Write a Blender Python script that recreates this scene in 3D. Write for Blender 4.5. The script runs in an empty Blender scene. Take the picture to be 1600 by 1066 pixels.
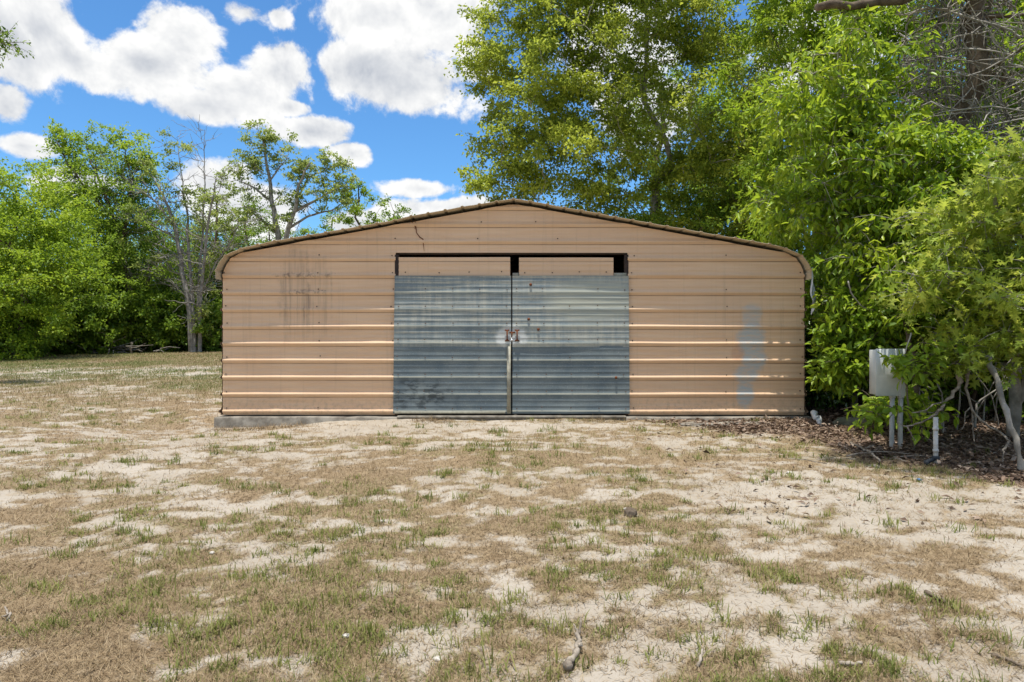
import bpy, math, random
import numpy as np
from mathutils import Matrix, Vector

sc = bpy.context.scene
R = math.radians
F = 1066.7            # focal length in photo pixels (24 mm on 36 mm, 1600 px wide)
CAMZ = 1.5

# ------------------------------------------------------------------ camera
cam_d = bpy.data.cameras.new('camera')
cam_d.lens = 24.0; cam_d.sensor_width = 36.0
cam_d.clip_start = 0.05; cam_d.clip_end = 2000
cam = bpy.data.objects.new('camera', cam_d)
sc.collection.objects.link(cam)
cam.location = (0, 0, CAMZ); cam.rotation_euler = (R(90), 0, 0)
sc.camera = cam

# ------------------------------------------------------------------ render / exposure
sc.view_settings.view_transform = 'Standard'
sc.view_settings.look = 'None'
sc.view_settings.gamma = 1.0
sc.view_settings.exposure = 0.62
sc.view_settings.use_curve_mapping = False
sc.render.engine = 'CYCLES'
sc.cycles.use_denoising = True
sc.cycles.max_bounces = 7
sc.cycles.diffuse_bounces = 4
sc.cycles.glossy_bounces = 2
sc.cycles.transmission_bounces = 4
sc.cycles.transparent_max_bounces = 4
sc.cycles.caustics_reflective = False
sc.cycles.caustics_refractive = False

SUN_EL, SUN_AZ = 83.0, 196.0      # azimuth clockwise from +Y: high, just behind the camera, a little to the left
# ------------------------------------------------------------------ node helper
class NT:
    def __init__(self, tree): self.t = tree; self.t.nodes.clear()
    def n(self, kind, **kw):
        nd = self.t.nodes.new(kind)
        for k, v in kw.items():
            if k.startswith('i_'):
                key = k[2:]
                key = int(key) if key.isdigit() else key
                s = nd.inputs[key]
                if hasattr(v, 'links') or isinstance(v, bpy.types.NodeSocket): self.t.links.new(v, s)
                else: s.default_value = v
            else: setattr(nd, k, v)
        return nd
    def link(self, a, b): self.t.links.new(a, b)
    def math(self, op, a, b=None, c=None, clamp=False):
        nd = self.t.nodes.new('ShaderNodeMath'); nd.operation = op; nd.use_clamp = clamp
        for i, v in enumerate((a, b, c)):
            if v is None: continue
            if isinstance(v, bpy.types.NodeSocket): self.t.links.new(v, nd.inputs[i])
            else: nd.inputs[i].default_value = v
        return nd.outputs[0]
    def vec(self, op, a, b=None, scale=None):
        nd = self.t.nodes.new('ShaderNodeVectorMath'); nd.operation = op
        for i, v in enumerate((a, b)):
            if v is None: continue
            if isinstance(v, bpy.types.NodeSocket): self.t.links.new(v, nd.inputs[i])
            else: nd.inputs[i].default_value = v
        if scale is not None: nd.inputs['Scale'].default_value = scale
        return nd.outputs['Value'] if op in ('LENGTH', 'DOT_PRODUCT', 'DISTANCE') else nd.outputs[0]
    def mix(self, f, a, b, mode='MIX'):
        nd = self.t.nodes.new('ShaderNodeMix'); nd.data_type = 'RGBA'; nd.blend_type = mode
        for s, v in ((nd.inputs[0], f), (nd.inputs[6], a), (nd.inputs[7], b)):
            if isinstance(v, bpy.types.NodeSocket): self.t.links.new(v, s)
            else: s.default_value = v if not isinstance(v, tuple) or len(v) == 4 else (*v, 1)
        return nd.outputs[2]
    def rng(self, v, a, b, c=0.0, d=1.0, smooth=True):
        nd = self.t.nodes.new('ShaderNodeMapRange')
        nd.interpolation_type = 'SMOOTHSTEP' if smooth else 'LINEAR'
        self.t.links.new(v, nd.inputs[0])
        for i, x in enumerate((a, b, c, d)): nd.inputs[1 + i].default_value = x
        return nd.outputs[0]
    def noise(self, v, scale, detail=4, rough=0.55, dist=0.0, out=0):
        nd = self.t.nodes.new('ShaderNodeTexNoise')
        if v is not None: self.t.links.new(v, nd.inputs['Vector'])
        nd.inputs['Scale'].default_value = scale; nd.inputs['Detail'].default_value = detail
        nd.inputs['Roughness'].default_value = rough; nd.inputs['Distortion'].default_value = dist
        return nd.outputs[out]

# ------------------------------------------------------------------ world: clear noon sky with cumulus
def px_dir(x, y):
    v = Vector(((x - 800) / F, 1.0, (533 - y) / F))
    return v.normalized(), 1.0 / v.length

CLOUDS = [ # x, y, half width, half height in photo pixels; each is one puff at a fixed direction
    (40, 55, 115, 80), (110, 95, 150, 40), (225, 92, 110, 46), (290, 50, 95, 56), (385, 22, 62, 30), (432, 26, 24, 20), (150, -85, 330, 55),
    (428, 104, 56, 44), (385, 142, 76, 42), (325, 166, 60, 26), (452, 168, 26, 13), (490, 206, 60, 20), (550, 240, 36, 17),
    (600, 18, 105, 48), (690, 18, 95, 62), (575, 112, 70, 42), (645, 136, 92, 52), (745, 92, 34, 42), (650, -80, 220, 60),
    (8, 165, 34, 36), (34, 228, 50, 24),
    (330, 290, 68, 44), (415, 328, 120, 46), (140, 285, 110, 26), (560, 352, 110, 24),
    (662, 295, 64, 18), (705, 325, 100, 20),
    (940, 60, 110, 70), (1000, 190, 80, 60), (1270, 60, 120, 80),
]
world = bpy.data.worlds.new('World'); sc.world = world; world.use_nodes = True
world.cycles.sampling_method = 'MANUAL'; world.cycles.sample_map_resolution = 256
w = NT(world.node_tree)
tc = w.n('ShaderNodeTexCoord'); dirv = tc.outputs['Generated']
sky = w.n('ShaderNodeTexSky', sky_type='NISHITA')
sky.sun_disc = False; sky.sun_elevation = R(SUN_EL); sky.sun_rotation = R(SUN_AZ)
sky.air_density = 1.0; sky.dust_density = 0.2; sky.ozone_density = 2.0
skyc = w.mix(1.0, sky.outputs[0], (0.52, 0.88, 1.14), 'MULTIPLY')
acc = None
for (x, y, rx, ry) in CLOUDS:
    c, k = px_dir(x, y)
    sx_, sz_ = F / (rx * k * 1.0), F / (ry * k * 1.0)
    nd = w.n('ShaderNodeVectorMath', operation='MULTIPLY_ADD'); w.link(dirv, nd.inputs[0])
    nd.inputs[1].default_value = (sx_, sx_, sz_); nd.inputs[2].default_value = (-c.x * sx_, -c.y * sx_, -c.z * sz_)
    l = w.vec('LENGTH', nd.outputs[0])
    acc = l if acc is None else w.math('SMOOTH_MIN', acc, l, 0.10)
acc = w.math('SUBTRACT', 1.0, w.math('MINIMUM', acc, 2.2))
# elsewhere: the same kind of broken cumulus, placed by noise
rest = w.math('MULTIPLY', w.math('SUBTRACT', w.noise(w.vec('MULTIPLY', dirv, (1, 1, 2.0)), 2.3, 1, 0.5), 0.47), 5.0)
infront = w.rng(w.vec('DOT_PRODUCT', dirv, tuple(Vector((0, 1, .28)).normalized())), 0.70, 0.82)
fld = w.n('ShaderNodeMix'); w.link(infront, fld.inputs[0]); w.link(rest, fld.inputs[2]); w.link(acc, fld.inputs[3])
N0 = w.noise(dirv, 8.0, 8, 0.62, 0.18)
N1 = w.noise(w.vec('ADD', dirv, (0.006, -0.004, 0.022)), 8.0, 5, 0.62, 0.18)
f0 = w.math('ADD', fld.outputs[0], w.math('MULTIPLY', w.math('SUBTRACT', N0, 0.5), 3.3))
dens = w.rng(f0, -0.02, 0.36)
lit = w.math('MULTIPLY_ADD', w.math('SUBTRACT', N0, N1), 3.4, 0.80)
lit = w.math('SUBTRACT', lit, w.rng(f0, 0.45, 1.35, 0.0, 0.50), clamp=True)
ccol = w.mix(lit, (3.1, 3.35, 3.8), (6.3, 6.3, 6.25))
sepw = w.n('ShaderNodeSeparateXYZ'); w.link(dirv, sepw.inputs[0])
dens = w.math('MULTIPLY', dens, w.rng(sepw.outputs[2], 0.0, 0.06, 0.0, 1.0))
col = w.mix(dens, skyc, ccol)
bg = w.n('ShaderNodeBackground', i_Color=col, i_Strength=0.105)
w.n('ShaderNodeOutputWorld', i_Surface=bg.outputs[0])

# ------------------------------------------------------------------ sun
sd = bpy.data.lights.new('sun', 'SUN'); sd.energy = 4.3; sd.angle = R(0.53); sd.color = (1.0, 0.955, 0.88)
sun = bpy.data.objects.new('sun', sd); sc.collection.objects.link(sun)
sv = Vector((math.sin(R(SUN_AZ)) * math.cos(R(SUN_EL)), math.cos(R(SUN_AZ)) * math.cos(R(SUN_EL)), math.sin(R(SUN_EL))))
sun.rotation_euler = sv.to_track_quat('Z', 'Y').to_euler(); sun.location = (0, -5, 30)

# ================================================================== helpers
col0 = sc.collection
def tag(o, label=None, cat=None, group=None, kind=None):
    if label: o['label'] = label
    if cat: o['category'] = cat
    if group: o['group'] = group
    if kind: o['kind'] = kind
    return o
def empty(name, loc, rz=0.0):
    o = bpy.data.objects.new(name, None); o.location = loc; o.rotation_euler = (0, 0, rz)
    o.empty_display_size = 0.2; col0.objects.link(o); return o
def link(name, me, parent=None):
    o = bpy.data.objects.new(name, me); col0.objects.link(o)
    if parent is not None: o.parent = parent
    return o
def arr_mesh(name, V, faces, mat=None, attrs=None, smooth=False):
    """faces: list of (M,k) int arrays"""
    me = bpy.data.meshes.new(name)
    V = np.ascontiguousarray(V, dtype=np.float32).reshape(-1, 3)
    me.vertices.add(len(V)); me.vertices.foreach_set('co', V.ravel())
    if not isinstance(faces, (list, tuple)): faces = [faces]
    faces = [np.asarray(f, dtype=np.int32) for f in faces if len(f)]
    nl = sum(f.size for f in faces); nf = sum(len(f) for f in faces)
    me.loops.add(nl); me.polygons.add(nf)
    me.loops.foreach_set('vertex_index', np.concatenate([f.ravel() for f in faces]))
    tot = np.concatenate([np.full(len(f), f.shape[1], np.int32) for f in faces])
    st = np.concatenate([[0], np.cumsum(tot)[:-1]]).astype(np.int32)
    me.polygons.foreach_set('loop_start', st); me.polygons.foreach_set('loop_total', tot)
    if smooth: me.polygons.foreach_set('use_smooth', np.ones(nf, bool))
    me.update(calc_edges=True)
    for k, (dom, vals) in (attrs or {}).items():
        a = me.attributes.new(k, 'FLOAT', dom); a.data.foreach_set('value', np.ascontiguousarray(vals, np.float32))
    if mat is not None: me.materials.append(mat)
    return me
def grid_faces(nu, nv, off=0):
    i = np.arange(nu * nv).reshape(nu, nv) + off
    return np.stack([i[:-1, :-1], i[1:, :-1], i[1:, 1:], i[:-1, 1:]], -1).reshape(-1, 4)
def norm(a): return a / (np.linalg.norm(a, axis=-1, keepdims=True) + 1e-9)

class Parts:
    """collects shapes that form ONE mesh"""
    def __init__(self): self.V = []; self.Fq = []; self.Ft = []; self.n = 0
    def add(self, V, q=None, t=None):
        V = np.asarray(V, float).reshape(-1, 3)
        if q is not None: self.Fq.append(np.asarray(q) + self.n)
        if t is not None: self.Ft.append(np.asarray(t) + self.n)
        self.V.append(V); self.n += len(V)
    def box(self, x0, x1, y0, y1, z0, z1, bev=0.0):
        if bev <= 0:
            V = [(x, y, z) for x in (x0, x1) for y in (y0, y1) for z in (z0, z1)]
            self.add(V, q=[(0, 1, 3, 2), (4, 6, 7, 5), (0, 4, 5, 1), (2, 3, 7, 6), (0, 2, 6, 4), (1, 5, 7, 3)])
        else:
            b = bev; V = []; 
            for (z, i) in ((z0, b), (z0 + b, 0), (z1 - b, 0), (z1, b)):
                for (x, y) in ((x0 + i + b, y0 + i), (x1 - i - b, y0 + i), (x1 - i, y0 + i + b), (x1 - i, y1 - i - b),
                               (x1 - i - b, y1 - i), (x0 + i + b, y1 - i), (x0 + i, y1 - i - b), (x0 + i, y0 + i + b)):
                    V.append((x, y, z))
            q = []
            for r in range(3):
                for k in range(8): q.append((r * 8 + k, r * 8 + (k + 1) % 8, r * 8 + 8 + (k + 1) % 8, r * 8 + 8 + k))
            q += [(7, 6, 1, 0), (6, 5, 2, 1), (5, 4, 3, 2), (24, 25, 30, 31), (25, 26, 29, 30), (26, 27, 28, 29)]
            self.add(V, q=q)
    def cyl(self, a, b, r, n=10, r2=None):
        a = np.array(a, float); b = np.array(b, float); r2 = r if r2 is None else r2
        self.tube([a, b], [r, r2], n, cap=True)
    def tube(self, P, rad, n=6, cap=False):
        V, q = tubes(np.array(P, float)[None], np.array(rad, float)[None], n)
        base = len(V)
        t = None
        if cap:
            P = np.array(P, float)
            V = np.vstack([V, P[0], P[-1]]); m = len(P)
            t = [(base, (k + 1) % n, k) for k in range(n)] + [(base + 1, (m - 1) * n + k, (m - 1) * n + (k + 1) % n) for k in range(n)]
        self.add(V, q=q, t=t)
    def mesh(self, name, mat, smooth=False, attrs=None):
        fs = []
        if self.Fq: fs.append(np.concatenate(self.Fq))
        if self.Ft: fs.append(np.concatenate(self.Ft))
        return arr_mesh(name, np.concatenate(self.V), fs, mat, attrs, smooth)
    def build(self, name, mat, parent=None, smooth=False):
        return link(name, self.mesh(name, mat, smooth), parent)

def tubes(P, rad, n):
    """P (b,m,3) polylines, rad (b,m) -> verts, quads"""
    b, m, _ = P.shape
    T = np.empty_like(P); T[:, 1:-1] = P[:, 2:] - P[:, :-2]; T[:, 0] = P[:, 1] - P[:, 0]; T[:, -1] = P[:, -1] - P[:, -2]
    T = norm(T)
    ref = np.zeros_like(T[:, :1]); main = norm(P[:, -1] - P[:, 0] + 1e-6)
    ax = np.argmin(np.abs(main), axis=1); ref[np.arange(b), 0, ax] = 1
    U = norm(np.cross(T, np.broadcast_to(ref, T.shape))); W = np.cross(T, U)
    a = np.arange(n) / n * 2 * math.pi
    V = P[:, :, None] + rad[:, :, None, None] * (np.cos(a)[None, None, :, None] * U[:, :, None] + np.sin(a)[None, None, :, None] * W[:, :, None])
    idx = np.arange(b * m * n).reshape(b, m, n)
    nx = np.roll(idx, -1, axis=2)
    q = np.stack([idx[:, :-1], nx[:, :-1], nx[:, 1:], idx[:, 1:]], -1).reshape(-1, 4)
    return V.reshape(-1, 3), q

def hash2(ix, iy, seed):
    h = (ix.astype(np.int64) * 374761393 + iy.astype(np.int64) * 668265263 + seed * 1442695041) & 0xFFFFFFFF
    h = ((h ^ (h >> 13)) * 1274126177) & 0xFFFFFFFF
    h = h ^ (h >> 16)
    return (h & 0xFFFFFF) / float(0xFFFFFF)
def vnoise(x, y, seed=0):
    x = np.asarray(x, float); y = np.asarray(y, float)
    ix = np.floor(x); iy = np.floor(y); fx = x - ix; fy = y - iy
    fx = fx * fx * fx * (fx * (fx * 6 - 15) + 10); fy = fy * fy * fy * (fy * (fy * 6 - 15) + 10)
    a = hash2(ix, iy, seed); b = hash2(ix + 1, iy, seed); c = hash2(ix, iy + 1, seed); d = hash2(ix + 1, iy + 1, seed)
    return (a * (1 - fx) + b * fx) * (1 - fy) + (c * (1 - fx) + d * fx) * fy
def fbm(x, y, seed=0, oct=4, rough=0.55):
    s = 0; amp = 1; tot = 0
    for o in range(oct):
        ca, sa = math.cos(o * 1.1), math.sin(o * 1.1)
        s = s + amp * vnoise((x * ca - y * sa) * 2 ** o + o * 17.3, (x * sa + y * ca) * 2 ** o + o * 5.1, seed + o); tot += amp; amp *= rough
    return s / tot
def sstep(v, a, b):
    t = np.clip((v - a) / (b - a), 0, 1); return t * t * (3 - 2 * t)

# ================================================================== terrain functions
def zg(x, y):
    x = np.asarray(x, float); y = np.asarray(y, float)
    z = np.where(y < 9.0, 0.0525 * y, 0.4725 + 0.0245 * (y - 9.0))
    t = sstep(y, 7.0, 11.0)
    z = z - 0.035 * (1 - np.abs(2 * t - 1)) * (y < 11) * (y > 7) * 0.5
    z = np.where(y < 0, 0.0525 * y * np.exp(np.minimum(y, 0) / 6.0), z)
    z = z + np.where(y > 60, (y - 60) * 0.0, 0) - np.maximum(y - 45, 0) * 0.0245
    z = z - 0.14 * np.exp(-(((x + 4.2) / 1.3) ** 2 + ((y - 8.9) / 0.9) ** 2))
    z = z - 0.03 * np.exp(-(((x + 2.9) / 0.8) ** 2 + ((y - 9.0) / 0.5) ** 2))
    # the far left of the field lies a touch lower
    z = z - 0.010 * np.clip(-x - 9, 0, 30) * sstep(y, 8, 20)
    z = z + 0.035 * (fbm(x * 0.6, y * 0.6, 3, 3) - 0.5) * 2 + 0.016 * (fbm(x * 2.6, y * 2.6, 7, 3) - 0.5) * 2 + 0.011 * (fbm(x * 7.5, y * 7.5, 27, 2) - 0.5) * 2
    # the ground is level under the slab
    inside = sstep(x, -4.35, -4.05) * (1 - sstep(x, 4.05, 4.35)) * sstep(y, 9.22, 9.4) * (1 - sstep(y, 16.8, 17.2))
    return z * (1 - inside) + inside * 0.34

def cover(x, y):
    """fraction of dry thatch over the sand, 0..1"""
    x = np.asarray(x, float); y = np.asarray(y, float)
    wx = x + 0.5 * (fbm(x * .9, y * .9, 31, 3) - .5); wy = y + 0.5 * (fbm(x * .9, y * .9, 41, 3) - .5)
    n = 0.30 * fbm(wx * 0.9, wy * 1.5, 11, 3) + 0.70 * fbm(x * 3.0 + 1.2 * wx, y * 5.4 + 1.2 * wy, 19, 4, 0.78)
    bias = 0.03
    bias = bias + 0.10 * np.exp(-(((x + 2.2) / 2.0) ** 2 + ((y - 3.3) / 1.1) ** 2))       # thick at the lower left
    bias = bias - 0.10 * np.exp(-(((x + 0.3) / 2.4) ** 2 + ((y - 8.55) / 0.55) ** 2))      # worn strip at the doors
    bias = bias - 0.08 * np.exp(-(((x - 3.0) / 1.6) ** 2 + ((y - 5.1) / 0.9) ** 2))
    bias = bias - 0.05 * np.exp(-(((x + 3.4) / 1.4) ** 2 + ((y - 8.6) / 0.8) ** 2))
    bias = bias + 0.05 * sstep(y, 10.5, 17) - 0.10 * np.exp(-((y - 16.5 + 0.12 * x) / 1.3) ** 2) * (x < -3) + 0.12 * sstep(y, 20, 26)
    return np.clip(0.5 + (n - 0.5 + bias) * 4.8, 0, 1)
def litter(x, y):
    """leaf litter under the trees on the right"""
    e = (x - 2.3) * 0.6 + (y - 7.6) * 0.9 + 0.9 * (fbm(x * 1.1, y * 1.1, 77, 3) - 0.5) * 2
    e2 = (x - 3.75) * 0.8 + (y - 6.2) * 0.45 + 0.8 * (fbm(x * 1.1, y * 1.1, 78, 3) - 0.5) * 2
    m = np.maximum(sstep(e, -0.1, 1.15) * sstep(x, 1.3, 2.9), sstep(e2, -0.45, 0.85))
    return np.clip(m, 0, 1)
def green(x, y):
    n = 0.5 * fbm(x * 0.5, y * 0.8, 51, 3) + 0.5 * fbm(x * 1.7, y * 2.3, 57, 3)
    b = 0.03 * sstep(y, 5, 9) + 0.05 * sstep(y, 11, 16) + 0.05 * np.exp(-((x - 0.2) / 1.8) ** 2)
    return np.clip(0.5 + (n - 0.56 + b) * 5, 0, 1)

# ================================================================== materials
def new_mat(name):
    m = bpy.data.materials.new(name); m.use_nodes = True
    return m, NT(m.node_tree)
def finish(t, bsdf_out): t.n('ShaderNodeOutputMaterial', i_Surface=bsdf_out)
def principled(t, color, rough=0.7, metallic=0.0, spec=0.3, normal=None):
    b = t.n('ShaderNodeBsdfPrincipled')
    for s, v in ((b.inputs['Base Color'], color), (b.inputs['Roughness'], rough), (b.inputs['Metallic'], metallic), (b.inputs['Specular IOR Level'], spec)):
        if isinstance(v, bpy.types.NodeSocket): t.link(v, s)
        else: s.default_value = (*v, 1) if isinstance(v, tuple) and len(v) == 3 else v
    if normal is not None: t.link(normal, b.inputs['Normal'])
    return b
def bump(t, h, strength=0.3, dist=0.01):
    b = t.n('ShaderNodeBump'); t.link(h, b.inputs['Height']); b.inputs['Strength'].default_value = strength; b.inputs['Distance'].default_value = dist
    return b.outputs[0]
def attr(t, name): return t.n('ShaderNodeAttribute', attribute_name=name).outputs['Fac']
def simple_mat(name, c1, c2, scale=8, rough=0.7, spec=0.3, metallic=0.0, bmp=0.2):
    m, t = new_mat(name); tcn = t.n('ShaderNodeTexCoord').outputs['Object']
    n = t.noise(tcn, scale, 5, 0.6)
    b = principled(t, t.mix(t.rng(n, 0.3, 0.7), c1, c2), rough, metallic, spec, bump(t, t.noise(tcn, scale * 6, 4, 0.6), bmp, 0.004))
    finish(t, b.outputs[0]); return m
def leaf_mat(name, dark, mid, light, trans=0.34, rough=0.45, spec=0.35):
    m, t = new_mat(name)
    a = attr(t, 'rnd')
    c = t.mix(t.rng(a, 0.0, 0.55, smooth=False), dark, mid)
    c = t.mix(t.rng(a, 0.5, 1.0, smooth=False), c, light)
    b = principled(t, c, rough, 0, spec)
    tr = t.n('ShaderNodeBsdfTranslucent'); t.link(t.mix(0.5, c, light), tr.inputs[0])
    mx = t.n('ShaderNodeMixShader'); mx.inputs[0].default_value = trans
    t.link(b.outputs[0], mx.inputs[1]); t.link(tr.outputs[0], mx.inputs[2]); finish(t, mx.outputs[0]); return m
def strand_mat(name, cols, trans=0.2):
    m, t = new_mat(name); a = attr(t, 'rnd')
    r = t.n('ShaderNodeValToRGB'); t.link(a, r.inputs[0])
    el = r.color_ramp.elements
    while len(el) < len(cols): el.new(0.5)
    for i, c in enumerate(cols): el[i].position = i / (len(cols) - 1); el[i].color = (*c, 1)
    b = principled(t, r.outputs[0], 0.65, 0, 0.25)
    tr = t.n('ShaderNodeBsdfTranslucent'); t.link(r.outputs[0], tr.inputs[0])
    mx = t.n('ShaderNodeMixShader'); mx.inputs[0].default_value = trans
    t.link(b.outputs[0], mx.inputs[1]); t.link(tr.outputs[0], mx.inputs[2]); finish(t, mx.outputs[0]); return m

def ground_mat():
    m, t = new_mat('sandy_ground'); P = t.n('ShaderNodeTexCoord').outputs['Object']
    cv, lt, gn = attr(t, 'cover'), attr(t, 'litter'), attr(t, 'green')
    n1 = t.noise(P, 1.3, 4, 0.6); n2 = t.noise(P, 14, 6, 0.65); n3 = t.noise(P, 90, 4, 0.7)
    sand = t.mix(t.rng(n1, 0.3, 0.7), (0.305, 0.264, 0.210), (0.37, 0.330, 0.275))
    sand = t.mix(t.rng(n2, 0.50, 0.72, 0, 0.65), sand, (0.29, 0.225, 0.15))
    sand = t.mix(t.rng(n3, 0.55, 0.72, 0, 0.5), sand, (0.20, 0.15, 0.10))
    th = t.mix(t.rng(n3, 0.35, 0.7), (0.26, 0.19, 0.115), (0.15, 0.105, 0.06))
    th = t.mix(t.rng(n2, 0.35, 0.65, 0, 0.6), th, (0.31, 0.24, 0.155))
    th = t.mix(t.math('MULTIPLY', gn, t.rng(n2, 0.42, 0.66, 0, .6)), th, (0.155, 0.15, 0.06))
    f = t.math('ADD', cv, t.math('MULTIPLY', t.math('SUBTRACT', n2, 0.5), 1.3))
    c = t.mix(t.rng(f, 0.22, 0.90), sand, th)
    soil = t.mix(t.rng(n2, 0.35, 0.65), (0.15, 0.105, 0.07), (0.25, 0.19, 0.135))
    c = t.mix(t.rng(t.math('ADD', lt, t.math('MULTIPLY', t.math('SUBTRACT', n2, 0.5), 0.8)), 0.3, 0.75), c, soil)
    h = t.math('ADD', t.math('MULTIPLY', n2, 0.7), t.math('MULTIPLY', n3, 0.3))
    b = principled(t, c, 0.95, 0, 0.1, bump(t, h, 0.7, 0.03)); finish(t, b.outputs[0]); return m

def blob(t, P, cx, cz, rx, rz, wob):
    """soft-edged stain mask in the wall plane"""
    d = t.vec('MULTIPLY', t.vec('SUBTRACT', P, (cx, 0, cz)), (1 / rx, 0, 1 / rz))
    return t.rng(t.math('ADD', t.vec('LENGTH', d), wob), 1.0, 0.55)

def siding_mat():
    m, t = new_mat('tan_painted_siding'); P = t.n('ShaderNodeTexCoord').outputs['Object']
    st = t.vec('MULTIPLY', P, (0.55, 1, 9.0)); vs = t.vec('MULTIPLY', P, (16, 1, 0.5))
    n1 = t.noise(st, 2.2, 5, 0.6); n2 = t.noise(vs, 1.0, 5, 0.65); n3 = t.noise(P, 1.1, 3, 0.5); n4 = t.noise(P, 45, 4, 0.65)
    c = t.mix(t.rng(n1, 0.3, 0.7), (0.70, 0.45, 0.265), (0.76, 0.525, 0.335))
    c = t.mix(t.rng(n3, 0.35, 0.7, 0, 0.45), c, (0.63, 0.42, 0.265))
    c = t.mix(t.rng(n2, 0.52, 0.75, 0, 0.28), c, (0.38, 0.255, 0.165))
    c = t.mix(t.rng(n4, 0.62, 0.78, 0, 0.35), c, (0.30, 0.20, 0.13))
    orn = t.n('ShaderNodeObjectInfo').outputs['Random']
    c = t.mix(t.rng(orn, 0, 1, 0, 0.4, smooth=False), c, t.mix(1.0, c, (0.88, 0.88, 0.89), 'MULTIPLY'))
    # shade under each rib painted into the colour, broken up by noise
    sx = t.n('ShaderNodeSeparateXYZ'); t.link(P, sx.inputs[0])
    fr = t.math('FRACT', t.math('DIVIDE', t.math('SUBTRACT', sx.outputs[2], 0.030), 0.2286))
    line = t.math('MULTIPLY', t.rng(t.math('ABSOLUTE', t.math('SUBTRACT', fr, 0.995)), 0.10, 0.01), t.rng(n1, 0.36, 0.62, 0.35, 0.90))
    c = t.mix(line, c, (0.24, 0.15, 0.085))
    spl = t.math('MULTIPLY', t.rng(sx.outputs[2], 0.42, 0.02), t.rng(t.noise(P, 18, 5, 0.7), 0.45, 0.66, 0, 0.55))
    c = t.mix(spl, c, (0.36, 0.27, 0.185))
    wob = t.math('MULTIPLY', t.math('SUBTRACT', t.noise(P, 7, 4, 0.6), 0.5), 1.3)
    # black mildew column on the left wall
    mil = t.math('MULTIPLY', t.math('ADD', blob(t, P, -2.93, 1.60, 0.26, 0.85, wob), t.math('MULTIPLY', blob(t, P, -2.62, 1.55, 0.22, 0.8, wob), 0.7)), t.rng(n2, 0.40, 0.66, 0.1, 0.85))
    mil = t.math('MULTIPLY', mil, t.rng(sx.outputs[2], 0.5, 1.5, 0.12, 0.75), clamp=True)
    c = t.mix(t.math('MULTIPLY', mil, 0.75), c, (0.17, 0.12, 0.085))
    c = t.mix(t.math('MULTIPLY', t.math('MULTIPLY', t.math('ADD', blob(t, P, -2.86, 1.90, 0.42, 0.05, t.math('MULTIPLY', wob, 1.6)), blob(t, P, -2.82, 1.67, 0.38, 0.04, t.math('MULTIPLY', wob, 1.6))), t.rng(t.noise(P, 22, 4, 0.65), 0.46, 0.66)), 0.6), c, (0.09, 0.065, 0.045))
    # sprayed light blue paint on the right wall
    bl = None
    for (cx, cz, rx, rz, a) in ((3.21, 1.33, 0.14, 0.20, 0.55), (3.20, 1.02, 0.19, 0.26, 0.75), (3.24, 0.75, 0.17, 0.16, 0.75), (3.14, 0.57, 0.17, 0.13, 0.7), (3.12, 0.30, 0.12, 0.19, 0.8)):
        b1 = t.math('MULTIPLY', blob(t, P, cx, cz, rx * 1.2, rz * 1.2, t.math('MULTIPLY', wob, 0.6)), a)
        bl = b1 if bl is None else t.math('MAXIMUM', bl, b1)
    bl = t.math('MULTIPLY', bl, t.rng(t.noise(t.vec('MULTIPLY', P, (3, 1, 12)), 2.2, 5, 0.65), 0.34, 0.58, 0.40, 0.95))
    c = t.mix(bl, c, (0.36, 0.45, 0.49))
    c = t.mix(t.math('MULTIPLY', blob(t, P, 3.02, 0.85, 0.12, 0.12, wob), 0.35), c, (0.52, 0.24, 0.14))
    hgt = t.math('ADD', t.math('MULTIPLY', t.noise(t.vec('MULTIPLY', P, (1.0, 1, 3.0)), 1.6, 3, 0.5), 1.0), t.math('MULTIPLY', n4, 0.02))
    b = principled(t, c, 0.42, 0, 0.4, bump(t, hgt, 0.5, 0.02)); finish(t, b.outputs[0]); return m

def galv_mat(name, x_shift, tone, chalk):
    m, t = new_mat(name); P = t.n('ShaderNodeTexCoord').outputs['Object']
    P = t.vec('ADD', P, (x_shift, 0, 0))
    st = t.vec('MULTIPLY', P, (0.35, 1, 14.0)); vs = t.vec('MULTIPLY', P, (10, 1, 0.7))
    n1 = t.noise(st, 2.0, 6, 0.62); n2 = t.noise(vs, 1.4, 5, 0.65); n3 = t.noise(P, 2.2, 4, 0.6); n4 = t.noise(P, 60, 3, 0.6); n5 = t.noise(st, 5.0, 4, 0.6)
    dark = t.mix(t.rng(n3, 0.3, 0.7), (0.125 * tone, 0.165 * tone, 0.188 * tone), (0.215 * tone, 0.252 * tone, 0.255 * tone))
    pale = t.mix(t.rng(n2, 0.3, 0.7), (0.35, 0.365, 0.33), (0.43, 0.42, 0.35))
    k = t.math('ADD', t.math('MULTIPLY', n1, 0.75), t.math('ADD', t.math('MULTIPLY', n2, 0.22), t.math('MULTIPLY', n5, 0.25)))
    c = t.mix(t.rng(k, 0.60 - chalk, 0.78 - chalk, 0, 0.9), dark, pale)
    c = t.mix(t.rng(n4, 0.56, 0.72, 0, 0.35), c, (0.40, 0.42, 0.40))
    c = t.mix(t.rng(t.noise(P, 28, 5, 0.7), 0.52, 0.72, 0, 0.45), c, (0.10, 0.125, 0.135))
    sx = t.n('ShaderNodeSeparateXYZ'); t.link(P, sx.inputs[0])
    fr = t.math('FRACT', t.math('DIVIDE', t.math('SUBTRACT', sx.outputs[2], 0.062), 0.2286))
    line = t.math('MULTIPLY', t.rng(t.math('ABSOLUTE', t.math('SUBTRACT', fr, 0.03)), 0.075, 0.02), t.rng(n1, 0.3, 0.6, 0.25, 0.8))
    c = t.mix(line, c, (0.42, 0.41, 0.32))
    return m, t, P, c, n1, n2, n3, n4
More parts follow.
